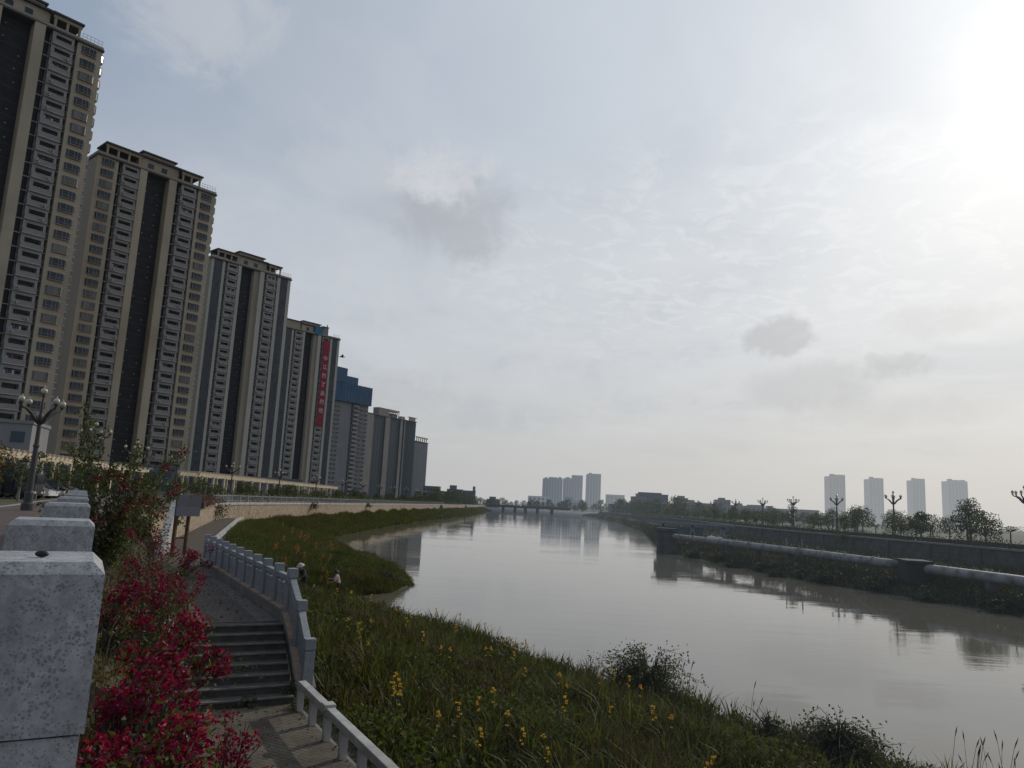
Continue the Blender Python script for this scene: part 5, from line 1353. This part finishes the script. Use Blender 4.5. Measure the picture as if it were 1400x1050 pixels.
# right bank
RBG = np.array([[rb.data.vertices[i].co[:] for i in r] for r in vv])
def rd(x, y, z, I, J): return np.where((z > -.1) & (y > 40) & (J > 1) & (J < 11), 1., 0.)*(80./np.maximum(y, 60))**1.2*np.where(J < 7, 1.6, .6)
draw4, _ = sampler(RBG, None, rd); n = 80000
base_ = draw4(n, g); a = g.random(n)*6.283; dirh = np.stack([np.cos(a), np.sin(a), np.zeros(n)], 1)
cl = .55+.75*np.clip(np.sin(base_[:,1]*.31)*np.sin(base_[:,0]*.9+base_[:,1]*.17)+.4, 0, 1.3)
mi = (g.random(n) < .15).astype(int)*2
mGrassR = M('right_bank_blade', (.020,.034,.012), (.030,.042,.016), scale=.3, rough=.7, island=.35, transl=.2, coord='World', c3=(.035,.030,.018), scale3=.15)
tag(blades('right_bank_grass', base_, dirh, (.25+.5*g.random(n))*cl, .05+.06*g.random(n), .2+.6*g.random(n), [mGrassR, mReedY, mReedB], mi, g, 2), 'dark weeds and grass on the right bank around the pipe', 'grass', kind='stuff')
n = 95000; base_ = draw2(n, g); hgt = g.random(n)**1.3*.62*(.5+.5*np.clip(np.sin(base_[:,0]*1.1+1)*np.sin(base_[:,1]*.8)+.5, 0, 1)); P = base_+np.stack([g.normal(size=n)*.05, g.normal(size=n)*.05, hgt], 1)
mWeed = M('broad_weed_leaf', (.036,.058,.015), (.072,.096,.025), scale=1.1, detail=4, rough=.7, spec=.1, island=.55, transl=.3, coord='World', c3=(.05,.045,.018), scale3=.4)
o = leaves('leafy_weeds', P, norm(g.normal(size=(n,3))+np.array([0,0,.15])), .08+.13*g.random(n)**1.3, .05+.045*g.random(n), [mWeed, mReedB], None, .25, None, (g.random(n) < .12).astype(int))
tag(o, 'broad leaved low weeds mixed into the reeds of the left bank', 'weeds', kind='stuff')
# thin seeding stalks by the water
def stalk_clump(label, x, y, n, h):
    t = thing('seeding_grass', label, 'grass clump', (x, y, gz(x, y)-.05)); m = MB(); hd = MB()
    for i in range(n):
        a = random.random()*6.28; r = random.random()*.45; lx, ly = r*math.cos(a), r*math.sin(a); hh = h*(.6+.5*random.random()); bx, by = lx+(random.random()-.5)*.7, ly+(random.random()-.5)*.5
        m.tube([(lx,ly,0),(lerp(lx,bx,.3),lerp(ly,by,.3),hh*.5),(lerp(lx,bx,.7),lerp(ly,by,.7),hh*.85),(bx,by,hh)], [.007,.006,.004,.002], 4)
        hd.tube([(lerp(lx,bx,.7),lerp(ly,by,.7),hh*.85),(lerp(lx,bx,.85),lerp(ly,by,.85),hh*.93),(bx,by,hh)], [.004,.014,.002], 5)
    m.build('stalks', mReedB, t); hd.build('seed_heads', mReedB, t)
for a in ((10.2,17.2,9,1.9,'tall thin seeding stalks by the water at the lower right corner of the bank'),(10.6,16.6,8,1.8,'seeding stalks at the right end of the reed bank near the frame edge'),(6.6,20.6,5,1.6,'few thin stalks between the two dark bushes at the water edge'),(5.0,22.3,8,1.9,'feathery tall stalks right beside the farther dark bush')):
    stalk_clump(a[4], *a[:4])

# dark twiggy bushes at the water edge
def bush(label, x, y, r, h, seed, mat, nl=2600, ntw=40, z=None, name='bush', leaf=.10, twigm=None, group=None):
    t = thing(name, label, 'bush', (x, y, (gz(x, y) if z is None else z)-.05), 0, group); g = np.random.default_rng(seed); m = MB(); P = []
    lob = [(g.random()*6.28, .15+.35*g.random(), .7+.5*g.random()) for _ in range(5)]
    for i in range(ntw):
        a = g.random()*6.28; e = .05+1.3*g.random(); lb = lob[i % 5]; q = lb[2]*(.6+.4*g.random()); a = lb[0]+(a-3.14)*.55
        tip = np.array([math.cos(a)*math.cos(e)*r*q, math.sin(a)*math.cos(e)*r*q, h*math.sin(e)*q]); mid = tip*.55+np.array([0,0,h*.28])
        end = tip+np.array([math.cos(a)*r*.28, math.sin(a)*r*.28, -.1*h+.25*h*(g.random()-.3)])
        pts = [(0,0,0), tuple(mid), tuple(tip), tuple(end)]; m.tube(pts, [.02*r+.006,.012,.007,.003], 4)
        for k in range(nl//ntw):
            u = .25+.8*g.random(); b = mid*(1-u)**2*.6+tip*u if u < .9 else tip+(end-tip)*(u-.9)*8
            P.append(b+g.normal(size=3)*np.array([.075*r,.075*r,.06*h]))
    P = np.array(P); P[:,2] = np.maximum(P[:,2], .02)
    m.build('twigs', twigm or mBark, t); leaves('foliage', P, rdir(len(P)), leaf*(.6+.7*g.random(len(P))), leaf*.55, mat, t, .25)
    return t
mBushD = leafmat('dark_bush_leaf', (.030,.042,.018), (.050,.058,.026), .38, .45)
mTwig = M('grey_twig', (.055,.05,.046), (.035,.032,.03), scale=8, rough=.95)
bush('dark domed bush at the water edge in the middle of the reed bank', 4.6, 24.0, 1.75, 1.95, 71, mBushD, 7000, 110, twigm=mTwig)
bush('grey twiggy vine covered mound near the lower right corner of the bank', 8.3, 19.2, 1.35, 1.6, 72, mBushD, 5000, 190, twigm=mTwig)
bush('low dark bush right of the twiggy mound at the bottom edge', 9.3, 17.6, .95, 1.0, 73, mBushD, 3000, 70, twigm=mTwig)
bush('small dark bush left of the twiggy mound', 7.0, 20.6, .6, .9, 74, mBushD, 1300, 30, twigm=mTwig)
for i, (x, y, r, h) in enumerate(((-7.8,52.5,1.5,1.0),(-8.7,56,1.6,1.0),(-9.6,60.5,1.7,.9),(-11.2,51,1.4,1.1),(-12,57,1.5,.9))):
    bush(['dark green bush at the tip of the green spit', 'green bush behind the tip of the spit along its water side', 'farthest green bush on the water side of the spit', 'rounded green bush behind the standing person', 'leafy green bush in the middle of the spit'][i], x, y, r, h, 80+i, mGrass if i else mBushD, 2600, 40, leaf=.12, name='bush')
RBU = 'dark bushes along the water under the pipe'
for i, (x, y, r, h) in enumerate(((26.2,105,1.6,1.3),(27.4,98,1.5,1.2),(27.0,91,1.7,1.2),(28.9,85,1.8,1.4),(28.4,79.5,1.6,1.1),(31.0,73.5,1.9,1.4),(33.2,68,1.8,1.3),(34.0,62,1.8,1.2),(36.5,56,1.9,1.3),(38.5,50,2,1.3),(24.4,116,1.6,1.2),(30.5,78,1.5,1.1))):
    if i == 0: rb0 = bush('dark weedy bush at the water edge under the right bank pipe', x, y, r, h, 90, mGrassR, 1500, 30, z=gr(x,y), leaf=.2, group=RBU); rb0.scale = (1,1,1)
    else: dup(rb0, (x, y, gr(x, y)-.05), i*1.3, None, None, r/1.6)

# flowering irises
mPetal = M('yellow_petal', (.52,.34,.035), (.44,.27,.03), scale=9, rough=.6, island=.25, transl=.4); mPetalO = M('orange_petal', (.36,.17,.03), (.28,.12,.025), scale=9, rough=.6, island=.25, transl=.4)
mStem = M('flower_stem', (.04,.06,.018), (.05,.06,.02), scale=4, rough=.6)
GY = 'yellow flowers rising above the reeds'; GO = 'orange flowers around the two people'
def iris(label, loc, h, mat, seed, group, nb=7):
    t = thing('flowering_iris', label, 'flower', loc, 0, group); g = np.random.default_rng(seed)
    m = MB(); m.tube([(0,0,-.1),(.02,.01,h*.5),(.05,.03,h)], [.012,.01,.006], 5); m.build('stem', mStem, t)
    for k in range(nb):
        z = h-.30*g.random()-.0; c = np.array([.05+(g.random()-.5)*.12, .03+(g.random()-.5)*.12, z])
        if k == 0: c = np.array([.05,.03,h])
        P = np.repeat(c[None], 6, 0); D = norm(np.array([[math.cos(a), math.sin(a), .5*((i % 2)*2-1)*.8+.3] for i, a in enumerate(np.linspace(0, 5.2, 6)+g.random())]))
        leaves('blossom', P, D, .043, .027, mat, t, .3)
    return t
PY = [(-7.82,36.68),(-7.08,36.43),(-6.4,33.43),(-5.82,35.09),(-4.41,22.78),(-4.09,22.66),(-4.04,24.39),(-3.9,22.12),(-3.25,19.74),(-2.1,16.21),(-2.09,16.61),(-2.01,15.7),(1.75,20.37),(1.41,16.85),(2.16,15.53),(.89,13.97),(.19,15.11),(-.99,34.9),(-.58,32.0),(-.45,31.0),(.27,29.5),(.5,28.5),(.8,27.7),(-2.87,34.2),(.19,26.89),(.43,25.17),(1.58,20.72),(3.6,22.0),(3.7,20.7),(-1.25,30.7),(-3.36,29.18),(-2.31,23.49),(-1.34,20.91),(-.32,16.0),(.63,15.91),(2.59,17.98),(3.85,17.5),(4.01,14.64),(-.98,14.27),(-3.93,26.04),(-.29,23.98),(.71,21.78),(1.0,26.3),(-.3,13.6),(.96,15.33)]
PY += [(x+random.uniform(-1.2,1.2), y+random.uniform(-1.3,1.3)) for x, y in PY[17:45]]
P0_ = None
for i, (x, y) in enumerate(PY):
    if i % 5 == 4 and i > 12: continue
    z = gz(x, y); s = .8+.3*random.random()
    if P0_ is None:
        P0_ = iris('yellow iris blossoms on a tall stem among the green reeds', (x, y, z), .98, mPetal, 3, GY); P1_ = None
    elif i == 1: P1_ = iris('yellow iris blossoms on a tall stem among the green reeds', (x, y, z), 1.02, mPetal, 8, GY, 5)
    else: dup(P0_ if i % 2 else P1_, (x, y, z), random.random()*6.28, None, None, s)
PO = [(-13.05,48.9),(-10.88,48.6),(-11.0,46.85),(-12.24,54),(-17.9,64.5),(-20.7,71.8),(-9.7,42.6),(-14.27,56.3),(-15.1,57.3),(-12.3,50.6),(-10.2,43.9),(-10.5,45.2),(-10.0,44.6),(-11.5,44.6),(-11.2,43.3),(-12.2,45.6),(-12.6,47.2),(-13.5,46.1),(-14.3,50.2),(-10.4,46.6),(-13.6,52.2),(-16,60),(-12.9,43.4),(-11.8,41.7)]
for i, (x, y) in enumerate(PO):
    if i == 0: O0 = iris('orange canna blossoms in the flower patch by the standing person', (x, y, gz(x, y)), 1.25, mPetalO, 12, GO, 9)
    else: dup(O0, (x, y, gz(x, y)), random.random()*6.28, None, None, (.9+.35*random.random())*(1.2 if y > 47 else 1))

# ------------------------------------------------------------------ bougainvillea on the slope
mBoL = leafmat('bougainvillea_leaf', (.040,.062,.017), (.075,.085,.026), .35, .45)
mBract = M('crimson_bract', (.21,.009,.047), (.14,.006,.036), scale=6, rough=.6, spec=.2, island=.4, transl=.28)
mBractR = M('red_bract', (.25,.012,.040), (.18,.008,.038), scale=6, rough=.6, spec=.2, island=.4, transl=.28)
mDry = M('dry_leaf', (.12,.075,.04), (.08,.055,.03), scale=5, rough=.9, island=.4, transl=.15)
def bougainvillea(label, root, tips, seed, nfl, nlf, br=.036, lf=.05, mat=None, spread=.13, upright=False):
    """stems arch from the root to tips (x,y,z,flower weight); leaves along them, bracts in heads near their ends"""
    g = np.random.default_rng(seed); root = np.array(root, float); t = thing('bougainvillea', label, 'bougainvillea', tuple(root))
    m = MB(); LP = []; LD = []; FP = []; FD = []; FN = []
    W_ = np.array([q[3] for q in tips], float); nst = len(tips)*5
    for i in range(nst):
        q = tips[i % len(tips)]; tip = np.array(q[:3])-root+g.normal(size=3)*spread*np.array([1,1,.55 if not upright else .8])
        b = np.array([g.normal()*.12, g.normal()*.12, -.05]); mid = b*.45+tip*.5+np.array([0,0,(.14 if not upright else .12)+.2*g.random()])*np.linalg.norm(tip)**.7
        ts = np.linspace(0, 1, 9); pts = np.array([(1-u)**2*b+2*u*(1-u)*mid+u*u*tip for u in ts])
        m.tube([tuple(p) for p in pts], list(np.linspace(.014, .003, 9)), 5)
        k = max(2, int(nlf/nst)); u = .15+.85*g.random(k)
        pp_ = ((1-u)**2)[:,None]*b+(2*u*(1-u))[:,None]*mid+(u*u)[:,None]*tip
        LP.append(pp_+g.normal(size=(k,3))*.07); LD.append(norm(g.normal(size=(k,3))+np.array([0,0,-.3])))
        nf = int(nfl/nst*q[3]*2/max(.3, W_.mean()*2))
        nh = max(1, nf//26)
        for hd in range(nh):
            if nf < 4: break
            u = .5+.5*g.random()**.7; c = (1-u)**2*b+2*u*(1-u)*mid+u*u*tip+g.normal(size=3)*.04
            k = 26; v = norm(g.normal(size=(k,3))); p = c+v*(.03+.09*g.random((k,1))**.7)*(br/.036)
            for a in range(3):
                FP.append(p); FD.append(norm(v*.7+rdir(k)*.75)); FN.append(norm(v+rdir(k)*.5))
    m.build('stems', mTwig, t)
    LP = np.concatenate(LP); LD = np.concatenate(LD)
    mi = (g.random(len(LP)) < .12).astype(int)
    leaves('foliage', LP, LD, lf*(.6+.7*g.random(len(LP))), lf*.6, [mBoL, mDry], t, .25, None, mi)
    if FP:
        FP = np.concatenate(FP); o = leaves('blossom', FP, np.concatenate(FD), br*(.8+.5*g.random(len(FP))), br*.85, mat or mBract, t, .35, np.concatenate(FN)); o['kind'] = 'stuff'
    return t
def rt_(a, off): p = d_*a+r_*off; return (p.x, p.y, gs(p.x, p.y)-.02)
bougainvillea('crimson bougainvillea nearest the camera beside the first granite pillar', rt_(4.6,.45), [(-2.0,4.55,4.52,1.3),(-2.12,4.3,4.45,.8),(-1.9,4.75,4.42,1.2),(-2.0,5.0,4.55,1),(-1.9,4.4,4.3,.5)], 101, 330, 1000, mat=mBractR)
bougainvillea('sparse crimson bougainvillea close behind the nearest pillar, with dry twigs', rt_(5.6,.3), [(-2.42,5.2,4.58,.8),(-2.6,5.6,4.5,.5),(-2.3,5.5,4.75,.6),(-2.2,4.9,4.4,.5)], 102, 170, 420)
bougainvillea('bright red bougainvillea spilling toward the bottom steps', rt_(6.6,.8), [(-2.55,6.0,4.45,1.3),(-2.4,6.3,4.3,1.2),(-2.75,6.4,4.5,1),(-2.3,6.0,4.1,.6)], 103, 190, 560, mat=mBractR)
bougainvillea('leafy bougainvillea with red heads in front of the stair stringer', rt_(8,.7), [(-2.94,6.8,4.61,1.2),(-2.75,7.2,4.75,1),(-3.3,7.2,4.55,.7),(-2.6,7.4,4.4,.9),(-3.0,7.6,4.8,.6)], 104, 200, 1200, mat=mBractR)
bougainvillea('thin dark leaved bougainvillea against the balustrade foot', rt_(9.6,.35), [(-4.41,9,4.62,.7),(-4.3,9.5,4.9,.6),(-4.7,9.8,4.6,.5),(-4.0,9.0,4.4,.6)], 105, 170, 800)
bougainvillea('crimson bougainvillea in line with the top step of the staircase', rt_(11.8,1.2), [(-4.8,11,4.6,1),(-4.6,11.2,4.4,1.2),(-5.1,11.8,4.8,1),(-4.9,12.2,4.5,.8)], 106, 170, 1300)
bougainvillea('largest crimson bougainvillea, a broad mass of bracts beside the landing', rt_(15,1.2), [(-6.75,14,5.0,1.2),(-5.8,13,4.74,1.2),(-5.35,13,4.5,1.2),(-6.2,14.2,4.7,1.2),(-5.4,13.6,4.3,.8),(-6.9,14.8,5.2,.8)], 107, 760, 2300, spread=.22)
bougainvillea('crimson bougainvillea low on the slope left of the landing', rt_(18.5,1.3), [(-7.6,17.0,4.6,1),(-7.2,16.6,4.3,1.1),(-8.0,17.6,4.9,.8),(-7.0,17.4,4.1,.8)], 108, 260, 1200, spread=.22)
bougainvillea('tall green bougainvillea shrub rising above the balustrade with few red heads', rt_(17.6,.25), [(-8.35,16,6.1,.12),(-8.8,16.2,6.9,.05),(-7.9,16,6.6,.1),(-8.47,16,7.15,.02),(-8.9,15.6,5.9,.1),(-7.7,16.3,5.6,.3),(-8.2,15.4,5.4,.2),(-7.6,16.8,6.2,.1)], 109, 330, 6200, lf=.085, spread=.36, upright=True)
bougainvillea('dark green shoot of bougainvillea leaning right behind the tall green shrub', rt_(20,.6), [(-8.1,18,6.2,.1),(-8.3,18.4,5.5,.3),(-8.9,18.6,5.6,.1),(-8.0,17.6,5.2,.3)], 110, 300, 2200, lf=.08, spread=.3, upright=True)
bougainvillea('small red bougainvillea at the landing edge below the sign panel', (-11.0,26.6,3.0), [(-10.4,26,3.9,1),(-10.7,26.4,3.7,1),(-10.2,26.3,3.6,1),(-10.6,25.7,3.6,1)], 111, 600, 400, spread=.25, br=.045)
bougainvillea('thin trailing bougainvillea reaching over the bottom of the steps', rt_(9.4,1.75), [(-2.87,9,3.3,.5),(-2.6,9.4,2.7,.2),(-3.2,9.6,3.2,.5),(-2.4,9.0,2.5,.1)], 112, 150, 330, mat=mBractR)
# leaf litter and dry grass of the slope
SG = np.array([[slope.data.vertices[i].co[:] for i in r] for r in []]) if False else None
SV = np.array([v.co[:] for v in slope.data.vertices]).reshape(12, 13, 3)
def sd(x, y, z, I, J): return np.where((y > 1.5), 1., 0.)*(8./np.maximum(y, 4))**.6
draw5, _ = sampler(SV, None, sd); n = 16000; P = draw5(n, g)+np.array([0,0,.012])
D = norm(g.normal(size=(n,3))*np.array([1,1,.35])); o = leaves('leaf_litter', P, D, .045+.05*g.random(n), .03, [mDry, mBoL], None, .3, None, (g.random(n) < .25).astype(int))
tag(o, 'dry brown leaf litter scattered on the planted slope', 'leaf litter', kind='stuff')
n = 16000; base_ = draw5(n, g); a = g.random(n)*6.283; dirh = np.stack([np.cos(a), np.sin(a), np.zeros(n)], 1)
tag(blades('slope_grass', base_, dirh, .10+.22*g.random(n), .006+.008*g.random(n), .3+.7*g.random(n), [mReedB, mReedY, mReed], g.integers(0, 3, n), g, 2), 'thin dry grass growing on the planted slope', 'grass', kind='stuff')
PGR = []
for q in range(480):
    t = random.random(); a = Vector((-5.3,18.5,3.058)).lerp(Vector((-11.6,30.2,3.058)), t) if q < 300 else Vector((-3.9,15.5,1.955)).lerp(Vector((-1.0,10.2,1.955)), t)
    PGR.append(tuple(a - r_*(2.2 if q < 300 else 1.95)*random.random()**(.5 if random.random() < .5 else 2)))
PGR = np.array(PGR); o = leaves('fallen_leaves', PGR, norm(g.normal(size=PGR.shape)*np.array([1,1,.25])), .05+.04*g.random(len(PGR)), .035, [mDry, mBract], None, .3, None, (g.random(len(PGR)) < .15).astype(int))
tag(o, 'fallen dry leaves and petals lying on the brick landing and lower path', 'fallen leaves', kind='stuff')
# weeds at the foot of the stairs
for i, (x, y, z, r, h) in enumerate(((-4.1,15.9,2.0,.32,.35),(-4.75,15.3,1.97,.3,.22),(-3.75,15.35,1.97,.28,.3))):
    bush(['leafy weed growing at the bottom right corner of the stairs', 'low weed growing in the crack of the lowest step', 'weed at the end of the low concrete rail'][i], x, y, r, h, 120+i, mBoL, 330, 16, z=z, name='weed', leaf=.07)

# ------------------------------------------------------------------ two people on the bank
mSkin = M('skin', (.36,.21,.14), (.32,.18,.12), scale=8, rough=.6); mHair = M('black_hair', (.012,.010,.010), rough=.5)
def person(label, loc, rz, J, E_, Rr, clothes, head, extra):
    t = thing('person', label, 'person', loc, rz)
    names = list(J); ix = {k: i for i, k in enumerate(names)}
    me = bpy.data.meshes.new('body'); me.from_pydata([J[k] for k in names], [(ix[a], ix[b]) for a, b in E_], []); o = bpy.data.objects.new('body_skeleton', me); link(o)
    o.modifiers.new('skin', 'SKIN'); sv = me.skin_vertices[0].data
    for k in names: r = Rr[k]; sv[ix[k]].radius = (r, r) if not hasattr(r, '__len__') else r
    sv[ix['pelvis']].use_root = True
    s = o.modifiers.new('sub', 'SUBSURF'); s.levels = 2; s.render_levels = 2
    dg = bpy.context.evaluated_depsgraph_get(); bmesh_ = bpy.data.meshes.new_from_object(o.evaluated_get(dg)); bpy.data.objects.remove(o)
    bmesh_.materials.clear(); bmesh_.materials.append(mSkin); body = bpy.data.objects.new('body', bmesh_); link(body); body.parent = t
    segs = [(a, b, np.array(J[a]), np.array(J[b])) for a, b in E_]
    cen = [np.array(p.center) for p in bmesh_.polygons]
    def near(c):
        best, bd_ = None, 9
        for a, b, pa, pb in segs:
            ab = pb-pa; u = np.clip(np.dot(c-pa, ab)/max(1e-9, np.dot(ab, ab)), 0, 1); d = np.linalg.norm(c-pa-ab*u)
            if d < bd_: best, bd_ = (a, b), d
        return best
    lab = [near(c) for c in cen]
    for nm, mt, pick, off in clothes:
        bm = bmesh.new(); bm.from_mesh(bmesh_); bm.faces.ensure_lookup_table(); bm.normal_update()
        kill = [f for i, f in enumerate(bm.faces) if not pick(lab[i], cen[i])]
        for v in bm.verts: v.co += v.normal*off
        bmesh.ops.delete(bm, geom=kill, context='FACES'); m2 = bpy.data.meshes.new(nm); bm.to_mesh(m2); bm.free(); m2.materials.clear(); m2.materials.append(mt)
        for p in m2.polygons: p.use_smooth = True
        c = bpy.data.objects.new(nm, m2); link(c); c.parent = t
    hc = Vector(J['head']); fwd = Vector(head)
    side = Vector((-fwd.y, fwd.x, 0)).normalized()
    for s_ in (-1, 1):
        m = MB(); m.ball(tuple(hc+fwd*.088+side*s_*.034+Vector((0,0,.01))), .014, 8, 6); m.build('eye', mHair, body, smooth=True)
        m = MB(); m.ball(tuple(hc+side*s_*.088+Vector((0,0,-.005))), .026, 8, 6, 0, 1.3); m.build('ear', mSkin, body, smooth=True)
    m = MB(); p = hc+fwd*.09; m.hexa([tuple(p+side*.014+Vector((0,0,-.03))),tuple(p-side*.014+Vector((0,0,-.03))),tuple(p-side*.014-fwd*.02+Vector((0,0,-.03))),tuple(p+side*.014-fwd*.02+Vector((0,0,-.03))),
          tuple(p+side*.006+Vector((0,0,.015))),tuple(p-side*.006+Vector((0,0,.015))),tuple(p-side*.006-fwd*.02+Vector((0,0,.015))),tuple(p+side*.006-fwd*.02+Vector((0,0,.015)))]); m.v = [tuple(Vector(v)+(fwd*.018 if i < 2 else Vector((0,0,0)))) for i, v in enumerate(m.v)]; m.build('nose', mSkin, body)
    m = MB(); p = hc+fwd*.092-Vector((0,0,.05)); m.bar(p-side*.024, p+side*.024, .012, .009); m.build('mouth', M('lips', (.28,.10,.08), rough=.5), body)
    extra(t, hc, fwd, side)
    return t
def hand(J, E_, Rr, w, pr, a, b):
    """palm beyond wrist w, four fingers of different lengths and a thumb off the side of the palm"""
    W0 = np.array(J[w]); a = np.array(a)/np.linalg.norm(a); b = np.array(b)/np.linalg.norm(b); dn = np.cross(a, b)
    J[w+'p'] = tuple(W0+a*.075); E_.append((w, w+'p')); Rr[w+'p'] = .024
    for i, (o_, L) in enumerate(((-.028,.062),(-.010,.075),(.009,.070),(.027,.052))):
        k1, k2 = f'{w}f{i}a', f'{w}f{i}b'
        J[k1] = tuple(W0+a*(.075+L*.55)+b*o_); J[k2] = tuple(W0+a*(.075+L*.95)+b*o_+dn*.02)
        E_ += [(w+'p', k1), (k1, k2)]; Rr[k1] = .009; Rr[k2] = .007
    J[w+'t1'] = tuple(W0+a*.035-b*.035); J[w+'t2'] = tuple(W0+a*.075-b*.052+dn*.012); J[w+'m'] = tuple(W0+a*.03); 
    E_.remove((w, w+'p')); E_ += [(w, w+'m'), (w+'m', w+'p'), (w+'m', w+'t1'), (w+'t1', w+'t2')]; Rr[w+'m'] = .023; Rr[w+'t1'] = .011; Rr[w+'t2'] = .008
def skel(bend, arms, legs, s=1.0):
    sp = lambda h, b: (0, -b, h)
    J = {'pelvis': (0,0,.90), 'waist': (0,-.10*bend,1.03), 'chest': (0,-.30*bend,1.22-.04*bend), 'neckb': (0,-.46*bend,1.36-.09*bend), 'neck': (0,-.52*bend-.01,1.42-.10*bend), 'head': (0,-.60*bend-.02,1.51-.11*bend), 'crown': (0,-.64*bend-.01,1.585-.12*bend)}
    E_ = [('pelvis','waist'),('waist','chest'),('chest','neckb'),('neckb','neck'),('neck','head'),('head','crown')]
    Rr = dict(pelvis=(.155,.115), waist=(.125,.095), chest=(.145,.105), neckb=(.085,.065), neck=.048, head=(.078,.092), crown=(.06,.07))
    cy, cz = J['neckb'][1], J['neckb'][2]
    for s_, n in ((-1,'l'),(1,'r')):
        J['sh'+n] = (s_*.165, cy+.01, cz-.03); E_.append(('neckb','sh'+n)); Rr['sh'+n] = .055
        e, w = arms[n]
        J['el'+n] = tuple(np.array(J['sh'+n])+np.array(e)); J['wr'+n] = tuple(np.array(J['el'+n])+np.array(w)); E_ += [('sh'+n,'el'+n),('el'+n,'wr'+n)]; Rr['el'+n] = .040; Rr['wr'+n] = .027
        hand(J, E_, Rr, 'wr'+n, 0, np.array(w), np.array((s_*.3,.9,.1)) if abs(w[1]) < .15 else np.array((1.,0,.1)))
        k, f = legs[n]
        J['hip'+n] = (s_*.085, .0, .84); J['kn'+n] = (s_*.10, k, .47); J['an'+n] = (s_*.10, f, .09); J['toe'+n] = (s_*.115, f-.15, .045)
        E_ += [('pelvis','hip'+n),('hip'+n,'kn'+n),('kn'+n,'an'+n),('an'+n,'toe'+n)]; Rr['hip'+n] = .088; Rr['kn'+n] = .058; Rr['an'+n] = .040; Rr['toe'+n] = .035
    return J, E_, Rr
tor = {'waist','chest','neckb','shl','shr'}
def is_top(l, c): return (l[0] in ('waist','chest') and c[2] < 9) or l[1] in ('shl','shr','ell','elr','waist') or (l == ('chest','neckb'))
def is_leg(l, c): return l[0] in ('hipl','hipr','knl','knr') or l[1] in ('hipl','hipr')
def is_shoe(l, c): return l[1] in ('toel','toer')
mShirt = M('pink_white_cloth', (.52,.36,.33), (.45,.30,.28), scale=4, rough=.9); mTrous = M('dark_trousers', (.02,.02,.025), rough=.9); mShoe = M('dark_shoe', (.03,.03,.03), rough=.7)
mJack = M('dark_jacket', (.03,.035,.04), (.04,.045,.05), scale=4, rough=.9)
J, E_, Rr = skel(.28, {'l': ((-.05,-.17,-.20),(.02,-.20,.02)), 'r': ((.06,-.08,-.25),(-.02,-.20,-.08))}, {'l': (-.03,.02), 'r': (-.06,.10)})
def ex1(t, hc, f, s):
    m = MB(); m.ball(tuple(hc+Vector((0,0,.035))-f*.022), .112, 14, 10, 0, .95); m.ball(tuple(hc-f*.10-Vector((0,0,.03))), .055, 10, 8); m.tube([tuple(hc-f*.12-Vector((0,0,.03))), tuple(hc-f*.15-Vector((0,0,.12))), tuple(hc-f*.13-Vector((0,0,.24)))], [.035,.03,.012], 8)
    m.v = [tuple(Vector(v)) for v in m.v]; m.build('hair', mHair, t, smooth=True)
x, y = -9.05, 43.1
person('person in a pink and white top and dark trousers standing by the orange flowers', (x, y, gz(x, y)-.01), R(-80), J, E_, Rr,
       [('shirt', mShirt, is_top, .014), ('trousers', mTrous, is_leg, .012), ('shoes', mShoe, is_shoe, .008)], (0,-.98,-.15), ex1)
J, E_, Rr = skel(.62, {'l': ((-.06,-.12,-.24),(.05,-.16,-.16)), 'r': ((.06,-.10,-.25),(-.05,-.18,-.12))}, {'l': (-.10,.0), 'r': (-.14,.05)})
def ex2(t, hc, f, s):
    m = MB(); m.lathe([(.20,-.01),(.205,.0),(.125,.02),(.118,.075),(.085,.115),(.001,.125)], (0,0,0), 20); m.lathe([(.20,-.012),(.12,.012),(.001,.013)], (0,0,0), 20)
    q = Vector((0,0,1)).rotation_difference(Vector((0,-.45,.9)).normalized()); m.v = [tuple(q @ Vector(v)+hc+Vector((0,-.01,.06))) for v in m.v]; m.build('sun_hat', M('pale_hat', (.45,.42,.40), (.38,.35,.33), scale=5, rough=.9), t, smooth=True)
x, y = -9.95, 39.0
person('person in a pale sun hat and dark jacket bending down behind the railing post', (x, y, gz(x, y)-.01), R(-20), J, E_, Rr,
       [('jacket', mJack, lambda l, c: is_top(l, c) or l[1] in ('wrl','wrr'), .018), ('trousers', mTrous, is_leg, .012), ('shoes', mShoe, is_shoe, .008)], (0,-.85,-.5), ex2)
# litter
mBag = M('white_plastic', (.55,.55,.55), (.45,.45,.46), scale=5, rough=.5, transl=.2)
for i, (x, y, s, lab) in enumerate(((-10.75,44.3,.32,'crumpled white plastic bag left of the standing person'),(-10.25,43.9,.26,'second white plastic bag nearer to the standing person'),(-10.95,44.6,.2,'small scrap of white plastic left of the two bags'),(-8.3,46.6,.3,'white bottle lying in the grass right of the standing person'))):
    m = MB(); k = 9
    m.ball((0,0,s*.3), s*.6, 12, 9, 0, .55); m.v = [(vx*(1+.35*math.sin(7*vy/s+i)), vy*(1+.3*math.sin(9*vx/s)), vz*(1+.45*math.sin(11*vx/s+5*vy/s))) for vx, vy, vz in m.v]
    m.v += []; o = m.build('plastic_bag' if i < 3 else 'bottle', mBag, smooth=False); o.location = (x, y, gz(x, y)+.02); tag(o, lab, 'litter')
